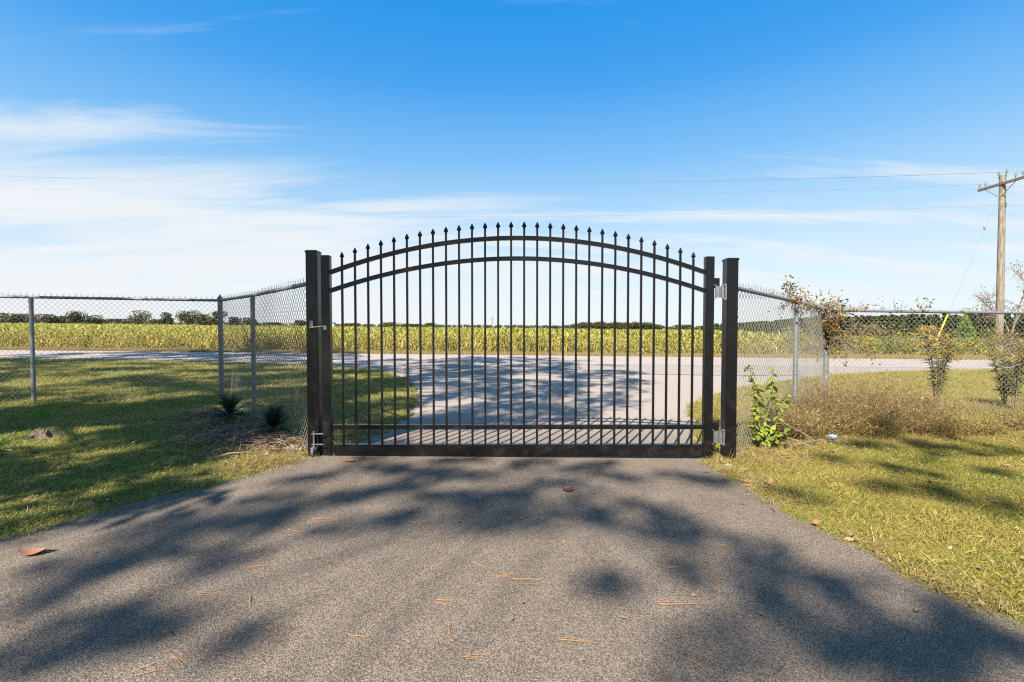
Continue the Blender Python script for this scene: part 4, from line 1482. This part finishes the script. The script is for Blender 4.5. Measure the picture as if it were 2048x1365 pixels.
for s_ in stems:
    V_ = [Vector(q) for q in s_]
    nl = 21 * (len(V_) - 1)
    for k in range(nl):
        t_ = (k + rng.uniform(0, 0.9)) / nl * (len(V_) - 1)
        i_ = min(int(t_), len(V_) - 2)
        p_ = V_[i_].lerp(V_[i_ + 1], t_ - i_)
        if p_.z < 0.06:
            continue
        a = k * 2.4 + rng.uniform(-0.5, 0.5)
        o = obj('leaf', lms[int(rng.integers(0, 4))], sp, loc=p_)
        o.rotation_euler = (rng.normal() * 0.5, rng.uniform(-0.5, 0.75), a)
        q_ = rng.uniform(0.5, 0.95)
        o.scale = (q_, q_, q_)


# sago palms with stiff dark fronds
def frond_mesh(name, L, mat, rng, arch=0.55, w=0.07, n=26):
    t_ = np.linspace(0.12, 1, n)
    sp_ = np.stack([L * t_, 0 * t_, arch * L * (t_ - t_ ** 2 * 0.75)], 1)
    parts = []
    for s in (-1, 1):
        d = unit(np.stack([np.full(n, 0.55), np.full(n, s * 0.85), np.full(n, 0.30)], 1))
        ln = w * np.sin(np.pi * np.clip(t_ * 0.9 + 0.12, 0, 1)) ** 0.7 + 0.01
        parts.append(ribbons(sp_, d, ln, 0.006, rng, 0.05, 1, np.tile(np.array([[1.0, 0, 0]]), (n, 1))))
    # midrib
    parts.append(ribbons(np.array([[0, 0, 0.0]]), unit(np.array([[1.0, 0, arch]])), L * 1.05, 0.008, rng, arch * 0.62, 5, np.array([[0, 1.0, 0]])))
    V, F, _ = joinq(parts)
    return np_mesh(name, V, F, [mat])


def sago(x, y, th, L, nf, label, rng, dead=6):
    t = empty('sago_palm', G(x, y), label=label, cat='palm', group='sago palms along the left fence')
    prof = [(0.055, -0.03)]
    for k in range(9):
        prof += [(0.06 + 0.012 * (k % 2), th * (k + 0.5) / 9)]
    prof += [(0.035, th + 0.03)]
    MB().lathe(prof, 12).build('trunk', M['bark'], t)
    fm = [frond_mesh('frond', L * q, M['sago'], rng) for q in (0.85, 1.0, 1.1)]
    dm = [frond_mesh('dead_frond', L * q, M['sago_dead'], rng, 0.2) for q in (0.9, 1.15)]
    for k in range(nf):
        o = obj('frond', fm[k % 3], t, loc=(0, 0, th))
        o.rotation_euler = (0, -rng.uniform(-0.35, 1.15), k * 2.4 + rng.uniform(-0.3, 0.3))
    for k in range(dead):
        o = obj('dead_frond', dm[k % 2], t, loc=(0, 0, th * 0.75))
        o.rotation_euler = (0, rng.uniform(0.3, 1.0), k * 6.28 / dead + rng.uniform(-0.3, 0.3))
    return t


rng = np.random.default_rng(77)
sago(-3.22, 5.3, 0.13, 0.26, 44, 'dark green sago palm on a shaggy trunk near the fence corner', rng, 14)
sago(-2.47, 4.8, 0.09, 0.25, 48, 'low round sago palm beside the fence near the latch post', rng, 14)
sago(-2.95, 4.85, 0.03, 0.16, 12, 'smallest sago palm, a stub half buried in dry litter', rng, 6)

# dry twig litter around the palms
tw = [(-3.3, 5.2, 1.0), (-2.6, 4.6, 0.9), (-2.2, 4.42, 0.7), (-3.8, 5.9, 0.9), (-2.9, 4.75, 0.8)]
for (x, y, w), lb in zip(tw, ('heap of dry brown twigs round the shaggy sago palm', 'tangle of pale dry stems below the low round sago palm', 'dry brown litter heap between low palm and latch post', 'flattened dry brown litter near the fence corner post', 'grey brown litter heaped over the smallest palm')):
    t = empty('twig_litter', G(x, y), label=lb, cat='dry litter')
    n = 430
    a = rng.uniform(0, 6.28, n)
    r = w * 0.30 * np.abs(rng.normal(size=n)) ** 1.15
    base = np.stack([r * np.cos(a) * 1.1, r * np.sin(a) * 0.8, 0.045 * rng.uniform(0, 1, n) + 0.09 * rng.uniform(0.3, 1, n) * np.exp(-(r / (0.3 * w)) ** 2)], 1)
    ang = rng.uniform(0, 6.28, n)
    d = unit(np.stack([np.cos(ang), np.sin(ang), rng.uniform(-0.1, 0.9, n)], 1))
    V1, F1 = ribbons(base, d, rng.uniform(0.06, 0.24, n), 0.005, rng, 0.35, 3)
    V2, F2 = leaf_quads(base[:300] * np.array([1.25, 1.25, 0.7]), 0.05 * rng.uniform(0.5, 1.3, 300), rng, 0.2, 0.5)
    V, F, _ = joinq([(V1, F1), (V2, F2)])
    obj('litter', np_mesh('litter', V, F, [M['sago_dead']]), t)

# feathery green weed and stump on the left lawn
ft = empty('feathery_weed', G(-5.7, 5.65), label='small bright green feathery weed at the foot of a fence post', cat='weed')
n = 260
base = np.stack([rng.normal(size=n) * 0.05, rng.normal(size=n) * 0.05, rng.uniform(0, 0.10, n)], 1)
V, F = ribbons(base, updirs(n, rng, 0.7), rng.uniform(0.05, 0.13, n), 0.004, rng, 0.2, 2)
obj('foliage', np_mesh('foliage', V, F, [M['fennel']]), ft)
for (wx, wy, hh, lb) in ((-4.95, 4.45, 0.8, 'bright green leafy weed in front of the stump'), (3.35, 2.75, 0.5, 'small dark green weed tuft in the sunny lawn near the drive edge')):
    ft2 = empty('grass_weed', G(wx, wy), label=lb, cat='weed')
    n = 160
    base = np.stack([rng.normal(size=n) * 0.10, rng.normal(size=n) * 0.05, np.zeros(n)], 1)
    V, F = ribbons(base, updirs(n, rng, 0.7), hh * rng.uniform(0.06, 0.14, n), 0.007, rng, 0.4, 2)
    obj('foliage', np_mesh('foliage', V, F, [M['fennel'] if wx < 0 else M['sago']]), ft2)


def rocky(name, x, y, w, d, h, mat, rng, label, cat, hollow=False):
    t = empty(name, G(x, y), label=label, cat=cat)
    bm = bmesh.new()
    bmesh.ops.create_icosphere(bm, subdivisions=3, radius=0.5)
    ph = rng.uniform(0, 6, 6)
    for v in bm.verts:
        c = v.co
        f = 1 + 0.16 * math.sin(c.x * 9 + ph[0]) * math.sin(c.y * 8 + ph[1]) + 0.12 * math.sin(c.z * 13 + c.x * 7 + ph[2]) + 0.06 * math.sin(c.x * 25 + c.y * 21 + ph[3])
        v.co = Vector((c.x * w * f, c.y * d * f, max(-0.02, c.z * h * 1.2 * f + h * 0.3)))
    me = bpy.data.meshes.new(name)
    bm.to_mesh(me)
    bm.free()
    me.materials.append(mat)
    obj('body', me, t)
    return t


STS = 0.62
stp = empty('tree_stump', G(-4.8, 4.75), label='small gnarled hollow stump on the shaded lawn', cat='stump')
mb = MB()
prof = []
sd = 18
out_, inn = [], []
vs_, fs_ = [], []
rg = [1 + 0.22 * math.sin(k * 1.7) + 0.15 * rng.normal() for k in range(sd)]
for (rr, zz) in ((0.15, -0.02), (0.115, 0.03), (0.105, 0.09), (0.085, 0.10), (0.06, 0.085), (0.05, 0.03)):
    for k in range(sd):
        a = 2 * math.pi * k / sd
        vs_.append((rr * rg[k] * math.cos(a) * 1.25, rr * rg[k] * math.sin(a), zz * (1 + 0.25 * math.sin(k * 2.3))))
for i in range(5):
    for k in range(sd):
        k2 = (k + 1) % sd
        fs_.append((i * sd + k, i * sd + k2, (i + 1) * sd + k2, (i + 1) * sd + k))
fs_.append(tuple(5 * sd + k for k in range(sd)))
stp.scale = (STS, STS, STS * 1.15)
mb.add(vs_, fs_).build('bole', M['bark'], stp)
for k in range(5):
    a = k * 1.3 + 0.4
    MB().tube([(0.1 * math.cos(a), 0.1 * math.sin(a), 0.05), (0.19 * math.cos(a), 0.19 * math.sin(a), 0.03), (0.27 * math.cos(a + 0.2), 0.27 * math.sin(a + 0.2), -0.01)], [0.03, 0.02, 0.008], 7).build('root', M['bark'], stp)
rocky('stone', -2.07, 4.36, 0.13, 0.10, 0.055, M['stone'], rng, 'flat brown stone in the litter beside the latch post', 'stone')
rocky('stone', 1.86, 3.98, 0.07, 0.06, 0.02, M['concrete'], rng, 'small pale stone at the drive corner by the hinge post', 'stone')
# thin concrete pad under the caster
MB().box(gX(606), gX(650), GY - 0.17, GY - 0.052, 0.003, 0.013).build('concrete_pad', M['concrete'], None, 0.004, label='thin pale concrete pad under the caster wheel', cat='concrete pad')

# crumpled plastic bag in the weeds
bm = bmesh.new()
bmesh.ops.create_icosphere(bm, subdivisions=3, radius=0.5)
for v in bm.verts:
    v.co = Vector((v.co.x * 0.10, v.co.y * 0.06, v.co.z * 0.055 + 0.03)) * (1 + 0.35 * rng.normal() * 0.5)
me = bpy.data.meshes.new('plastic_wrapper')
bm.to_mesh(me)
bm.free()
me.materials.append(M['plastic'])
o = obj('plastic_wrapper', me, None, loc=G(3.44, 4.98, 0.03), label='crumpled pale blue plastic wrapper at the edge of the brown weeds', cat='litter')
# broken sticks at the fence foot
for (a, c, lb) in (((2.86, 4.86, 0.20), (3.17, 4.72, 0.01), 'dark broken stick leaning beside the line post foot'), ((2.58, 4.62, 0.16), (3.0, 4.38, 0.01), 'long brown stick lying out from the sapling'), ((2.75, 4.58, 0.02), (3.22, 4.78, 0.07), 'pale thin stick crossing the brown stick'), ((3.35, 5.3, 0.02), (3.42, 5.25, 0.26), 'pale upright dead stalk beside the plastic wrapper')):
    A, C_ = G(a[0], a[1], a[2]), G(c[0], c[1], c[2])
    md_ = A.lerp(C_, 0.5) + Vector((0, 0, 0.012))
    MB().tube([A, md_, C_], [0.006, 0.007, 0.005], 6).build('stick', M['twig'], None, label=lb, cat='stick')
A, C_ = G(-2.62, 3.98, 0.012), G(-2.3, 4.1, 0.05)
MB().tube([A, A.lerp(C_, 0.5) + Vector((0, 0, 0.02)), C_], [0.004, 0.009, 0.003], 6).build('stick', M['twig'], None, label='curved dark stick on the grass below the sago palms', cat='stick')


# ------------------------------------------------------------------ fallen leaves and needles on the drive
def fallen(x, y, L, w, rz, mat, label, lift=0.5):
    vs_, fs_ = [], []
    seg = 8
    for k in range(seg + 1):
        t_ = k / seg
        wd = w * 0.5 * math.sin(math.pi * min(1, 0.03 + t_ * 0.96)) ** 0.75
        curl = lift * L * (t_ - 0.5) ** 2
        vs_ += [(L * (t_ - 0.5), -wd, curl + 0.25 * wd), (L * (t_ - 0.5), 0, curl), (L * (t_ - 0.5), wd, curl + 0.35 * wd)]
    for k in range(seg):
        o_ = 3 * k
        fs_ += [(o_, o_ + 1, o_ + 4, o_ + 3), (o_ + 1, o_ + 2, o_ + 5, o_ + 4)]
    fs2 = [tuple(reversed([i + len(vs_) for i in f])) for f in fs_]
    vs2 = [(a_, b2, c_ - 0.0012) for (a_, b2, c_) in vs_]
    me_ = bpy.data.meshes.new('fallen_leaf')
    me_.from_pydata(vs_ + vs2, [], fs_ + fs2)
    me_.materials.append(M[mat])
    me_.polygons.foreach_set('use_smooth', np.ones(len(me_.polygons), dtype=bool))
    o_ = obj('fallen_leaf', me_, None, loc=G(x, y, 0.003), label=label, cat='leaf')
    o_.rotation_euler = (0, 0, rz)
    return o_


fallen(-2.42, 2.33, 0.135, 0.07, 0.15, 'fallen', 'curled tan brown leaf on asphalt near the left lawn edge', 0.9)
fallen(0.40, 3.32, 0.085, 0.06, 0.1, 'fallen_dark', 'dark red curled leaf lying mid drive on the asphalt', 1.2)
fallen(-1.40, 4.0, 0.10, 0.05, 0.1, 'fallen', 'flat reddish leaf on asphalt close to the gate', 0.4)
fallen(1.81, 3.55, 0.12, 0.055, -0.3, 'fallen', 'orange brown leaf on the grass edge right of the drive', 0.5)
fallen(1.94, 3.50, 0.14, 0.05, 0.7, 'fallen', 'pale brown folded leaf lying next to the orange brown one', 1.0)
fallen(1.83, 2.78, 0.09, 0.04, 0.9, 'fallen', 'small orange leaf tucked where grass meets drive', 0.8)
fallen(4.46, 4.18, 0.10, 0.05, 0.2, 'fallen', 'brown leaf far out on the sunny lawn', 0.8)

rng = np.random.default_rng(88)
NE = [(430, 1199, 85, 2), (485, 1215, 40, -35), (340, 1270, 55, -30), (345, 1335, 60, -15), (300, 1352, 70, 12), (525, 1142, 80, 2), (590, 1070, 50, -10), (320, 1186, 50, -10), (556, 1095, 25, -80), (905, 1310, 120, -30), (960, 1332, 50, -4), (925, 1245, 45, -50), (890, 1217, 50, -5), (980, 1150, 110, -22), (1025, 1158, 60, 8), (1380, 1150, 80, -8), (1370, 1214, 120, 6), (1440, 1160, 40, 25), (1160, 1297, 75, -5), (1420, 1350, 80, -28), (1350, 1307, 40, -12), (1080, 985, 90, 0), (1465, 1100, 30, -15), (715, 1285, 45, -5), (650, 1045, 60, 0), (1190, 1140, 40, -40), (1060, 1175, 60, -5), (840, 1050, 40, 4)]
for (pxx, pyy, ln, ang) in NE:
    yh = 656 + 0.01 * (pxx - 1024)
    s_ = (pyy - yh) / CAM_H
    Yd = 933 / s_
    x = (pxx - 1024) / s_
    L = min(0.23, max(0.10, ln / s_ * 1.15))
    n = int(rng.integers(2, 5))
    base = np.stack([rng.normal(size=n) * 0.012 - L / 2, rng.normal(size=n) * 0.012, np.full(n, 0.004)], 1)
    dd = unit(np.stack([np.ones(n), rng.normal(size=n) * 0.16, np.full(n, 0.05)], 1))
    V, F = ribbons(base, dd, L * rng.uniform(0.7, 1.1, n), 0.002, rng, 0.06, 4, np.tile(np.array([[0, 1.0, 0.3]]), (n, 1)))
    V[:, 1] += 0.9 * rng.normal() * (V[:, 0] ** 2)
    me = np_mesh('pine_needles', V, F, [M['needle']])
    o = obj('pine_needles', me, None, loc=G(x, Yd, 0.002), label='thin orange fallen pine needles lying on the asphalt drive', cat='pine needles', group='needles on the drive')
    o.rotation_euler = (0, 0, R(ang * 1.9))


# ------------------------------------------------------------------ the shade trees behind and beside the camera
def ground_of(px_, py_):
    yh = 656 + 0.01 * (px_ - 1024)
    s_ = (py_ - yh) / CAM_H
    return np.array([(px_ - 1024) / s_, 933 / s_])


def seg_dist(P_, a, c):
    ab = c - a
    t_ = np.clip(((P_ - a) @ ab) / (ab @ ab + 1e-9), 0, 1)
    return np.linalg.norm(P_ - (a + t_[:, None] * ab), axis=1)


# places on the ground that stay in the sun (metres: ends of a strip, half width)
LIT = [((-0.8, 4.95), (2.2, 5.0), 0.62), ((3.4, 4.0), (9, 12), 1.6), ((2.6, 5.5), (8.0, 17), 1.2), ((-0.6, 2.1), (0.5, 2.6), 0.55), ((-0.9, 1.5), (0.6, 1.7), 0.5),
       ((-8.4, 7.5), (-9.4, 11.5), 0.45), ((-6.2, 8.0), (-7.8, 8.2), 0.32), ((-13, 14.2), (-9.2, 14.3), 0.4), ((-6.5, 12.6), (-4.6, 12.8), 0.35), ((-6.3, 7.6), (-4.6, 8.3), 0.24), ((-3.4, 3.55), (-2.5, 3.68), 0.19), ((-3.6, 2.95), (-2.95, 3.0), 0.16), ((-4.6, 4.35), (-3.5, 4.5), 0.19), ((-2.7, 4.0), (-2.0, 4.12), 0.17), ((-5.7, 5.0), (-4.6, 5.25), 0.2), ((-4.2, 3.9), (-3.3, 4.0), 0.14), ((-9, 17.3), (-5, 17.0), 0.3), ((-16, 16.4), (-7, 16.0), 0.18), ((-5.2, 5.3), (-3.8, 5.6), 0.10)]


def in_lit(Pg):
    m_ = np.zeros(len(Pg), bool)
    for a, c, w in LIT:
        m_ |= seg_dist(Pg, np.array(a), np.array(c)) < w
    return m_


def shade_tree(name, bx, by, label, clumps, rng, leaf=0.19, per=60, crad=0.45, trunk_r=0.28, mat='shade_leaf', trunk_h=None, limb=0.055):
    """trunk, limbs reaching to leaf clumps (k,3 world positions)"""
    t = empty(name, G(bx, by), label=label, cat='tree', group='trees shading the drive')
    o0 = np.array(t.location)
    C = np.asarray(clumps) - o0
    H = C[:, 2].max() if trunk_h is None else trunk_h
    mb = MB()
    zs = np.linspace(-0.2, H * 0.95 if trunk_h is None else trunk_h, 9)
    tx = 0.25 * np.sin(zs * 0.35 + bx)
    ty = 0.25 * np.sin(zs * 0.29 + by)
    tx -= tx[0]
    ty -= ty[0]
    mb.tube([(tx[k], ty[k], zs[k]) for k in range(9)], [trunk_r * (1.15 - 1.0 * k / 8) + 0.02 for k in range(9)], 10)
    mb.build('trunk', M['bark'], t, smooth=True)
    lm = MB()
    # limbs: gather clumps in bundles, one limb each, thin twigs to the clumps
    kk = max(4, len(C) // (9 if limb > 0.04 else 40))
    cent = C[rng.choice(len(C), kk, replace=False)]
    idx = np.argmin(((C[:, None, :] - cent[None]) ** 2).sum(2), 1)
    for k in range(kk):
        g_ = C[idx == k]
        if not len(g_):
            continue
        m_ = g_.mean(0)
        hz = np.hypot(m_[0], m_[1])
        z0 = np.clip(m_[2] - 0.35 * hz - 0.4, 1.5, H * 0.9)
        p0 = Vector((float(np.interp(z0, zs, tx)), float(np.interp(z0, zs, ty)), float(z0)))
        p1 = Vector(m_) * 0.5 + p0 * 0.5 + Vector((0, 0, 0.15 * hz))
        lm.tube([p0, p1, Vector(m_)], [limb, limb * 0.7, limb * 0.3], 6, caps=False)
        for c_ in g_:
            lm.tube([Vector(m_), Vector(c_)], [limb * 0.25, limb * 0.1], 4, caps=False)
    lm.build('limbs', M['bark'], t)
    n = len(C) * per
    ctr = np.repeat(C, per, 0)
    v = unit(rng.normal(size=(n, 3)))
    rad = np.repeat(crad * rng.uniform(0.7, 1.25, len(C)), per)[:, None]
    P_ = ctr + v * rad * (rng.uniform(0, 1, (n, 1)) ** 0.45) * np.array([1, 1, 0.7])
    V, F = leaf_quads(P_, leaf * rng.uniform(0.6, 1.4, n), rng, 0.5, 0.55)
    obj('crown', np_mesh('crown', V, F, [M[mat]]), t)
    return t


def crown_clumps(n, bx, by, z0, z1, r, rng, soft=0.0):
    """clump centres in a rounded crown, leaving the sunny places on the ground free"""
    res = []
    while len(res) < n:
        q = rng.uniform(-1, 1, (n, 3))
        q = q[(q ** 2).sum(1) < 1]
        q = q[(q ** 2).sum(1) > 0.12]
        P_ = np.stack([bx + q[:, 0] * r, by + q[:, 1] * r, (z0 + z1) / 2 + q[:, 2] * (z1 - z0) / 2], 1)
        Pg = np.stack([P_[:, 0] + SHX * P_[:, 2], P_[:, 1] + SHY * P_[:, 2]], 1)
        ok = ~in_lit(Pg)
        ok &= ~((Pg[:, 0] > XL(Pg[:, 1]) + 0.05) & (Pg[:, 1] < 4.3))
        # ragged gaps
        ns = np.sin(Pg[:, 0] * 2.1 + 1.3 * np.sin(Pg[:, 1] * 1.3)) * np.sin(Pg[:, 1] * 1.7 + 1.1 * np.sin(Pg[:, 0] * 1.9))
        ok &= rng.uniform(0, 1, len(P_)) < np.clip(0.6 - 1.1 * ns + soft, 0.02, 1)
        # never lean into the camera's view
        ok &= ~((P_[:, 1] > 0) & (np.abs(P_[:, 0]) < 1.16 * P_[:, 1] + 1.0))
        res += list(P_[ok])
    return np.array(res[:n])


rng = np.random.default_rng(99)
shade_tree('shade_oak', -8.6, -1.2, 'tall leafy oak left of the drive that shades gate and apron', crown_clumps(520, -8.6, -1.2, 4.5, 19.5, 5.6, rng, 0.1), rng)
shade_tree('shade_oak', -7.6, -3.6, 'low spreading oak left of the drive that shades the left lawn', crown_clumps(190, -7.8, -3.4, 3.6, 11.0, 4.4, rng, 0.05), rng, crad=0.40)
shade_tree('shade_oak', -17.5, 4.6, 'broad leafy oak at the left fence that shades the road', crown_clumps(640, -17.5, 4.6, 3.5, 17.5, 6.3, rng, 0.1), rng)
shade_tree('shade_oak', -13.0, -1.0, 'leafy oak behind the left lawn that shades the verge', crown_clumps(230, -13.0, -1.0, 4.0, 13.5, 5.2, rng, 0.0), rng)

# dark strokes of shade on the drive, as strips on the ground (picture points turned into metres)
DARK = [(760, 942, 900, 946, 0.05), (1180, 950, 1280, 965, 0.05), (1000, 932, 1100, 926, 0.05), (860, 925, 960, 922, 0.04), (560, 965, 680, 950, 0.04), (1850, 1310, 2000, 1340, 0.08), (0, 1300, 160, 1330, 0.09), (80, 1260, 300, 1225, 0.06), (1940, 1265, 2040, 1310, 0.09), (1250, 1010, 1380, 1040, 0.05), (1480, 1200, 1600, 1240, 0.09), (1720, 1290, 1860, 1300, 0.09), (1900, 1230, 2040, 1290, 0.08), (1640, 1160, 1760, 1180, 0.07), (1740, 1350, 1900, 1360, 0.09), (0, 1172, 260, 1132, 0.05), (700, 1060, 860, 1022, 0.045), (1560, 1320, 1740, 1360, 0.07), (1300, 1118, 1420, 1150, 0.05), (900, 1012, 1080, 985, 0.06), (1050, 960, 1150, 975, 0.06), (240, 1060, 420, 1022, 0.045), (470, 1010, 600, 985, 0.045), (600, 1080, 720, 1050, 0.04), (1200, 1160, 1300, 1200, 0.05), (1010, 1030, 1100, 1060, 0.05), (230, 1085, 600, 1030, 0.07), (360, 1060, 520, 1045, 0.05), (560, 1030, 760, 985, 0.06), (180, 1125, 500, 1080, 0.07), (330, 1150, 520, 1110, 0.05), (0, 1240, 130, 1215, 0.07), (60, 1340, 330, 1260, 0.13), (150, 1310, 400, 1245, 0.07), (430, 1300, 530, 1250, 0.06), (660, 1000, 900, 962, 0.06), (800, 950, 1000, 955, 0.05), (830, 990, 1010, 1000, 0.05), (690, 938, 800, 935, 0.05), (900, 1060, 1020, 1050, 0.05), (1130, 1000, 1240, 1015, 0.11), (1180, 1040, 1340, 1075, 0.11), (1280, 1040, 1420, 1085, 0.08), (1420, 1085, 1560, 1110, 0.08), (1130, 940, 1240, 930, 0.05), (1320, 945, 1420, 968, 0.06), (1420, 955, 1470, 975, 0.06), (1540, 1140, 1720, 1190, 0.12), (1500, 1230, 1650, 1260, 0.12), (1600, 1270, 1900, 1340, 0.10), (1680, 1200, 1900, 1260, 0.10), (1380, 1340, 1470, 1350, 0.08), (1820, 1280, 2040, 1350, 0.11), (1480, 1130, 1560, 1180, 0.08),
        (1670, 920, 1740, 930, 0.09), (1770, 935, 1880, 950, 0.10), (1740, 975, 1880, 990, 0.08), (1840, 985, 2040, 1015, 0.11), (1740, 862, 1850, 870, 0.14), (1820, 880, 1960, 895, 0.13), (1920, 870, 2060, 900, 0.18), (1960, 905, 2060, 915, 0.14), (1990, 940, 2060, 960, 0.10), (1700, 890, 1790, 885, 0.06), (1560, 985, 1620, 995, 0.07)]
near_c, right_c = [], []
for (xa, ya, xb, yb, w) in DARK:
    A, C_ = ground_of(xa, ya), ground_of(xb, yb)
    L = np.linalg.norm(C_ - A)
    m_ = max(3, int(L / 0.085))
    right = A[0] > 2.4
    for k in range(m_):
        g_ = A + (C_ - A) * (k + 0.5) / m_ + rng.normal(size=2) * w * 0.85
        z = rng.uniform(10.5, 13.5)
        (right_c if right else near_c).append((g_[0] - SHX * z, g_[1] - SHY * z, z - 0.01 * g_[0]))
# clumps that shade the ground behind and around the camera
for k in range(120):
    g_ = np.array([rng.uniform(-6, 4), rng.uniform(-6.5, 0.9)])
    z = rng.uniform(7.5, 13.0)
    near_c.append((g_[0] - SHX * (z + 4), g_[1] - SHY * (z + 4), z + 4))
for k in range(60):
    g_ = np.array([rng.uniform(4, 9), rng.uniform(-5, 1.2)])
    z = rng.uniform(7.5, 13.0)
    right_c.append((g_[0] - SHX * (z + 4), g_[1] - SHY * (z + 4), z + 4))
nc = np.array(near_c)
shade_tree('shade_pine', -6.4, -10.4, 'tall loose crowned pine behind the camera dappling the drive', nc, rng, leaf=0.085, per=32, crad=0.13, trunk_r=0.2, mat='pine', trunk_h=7.5, limb=0.02)
rc = np.array(right_c)
shade_tree('shade_pine', -1.8, -8.6, 'tall loose crowned pine behind the camera dappling the right lawn', rc, rng, leaf=0.09, per=40, crad=0.17, trunk_r=0.2, mat='pine', trunk_h=7.5, limb=0.02)
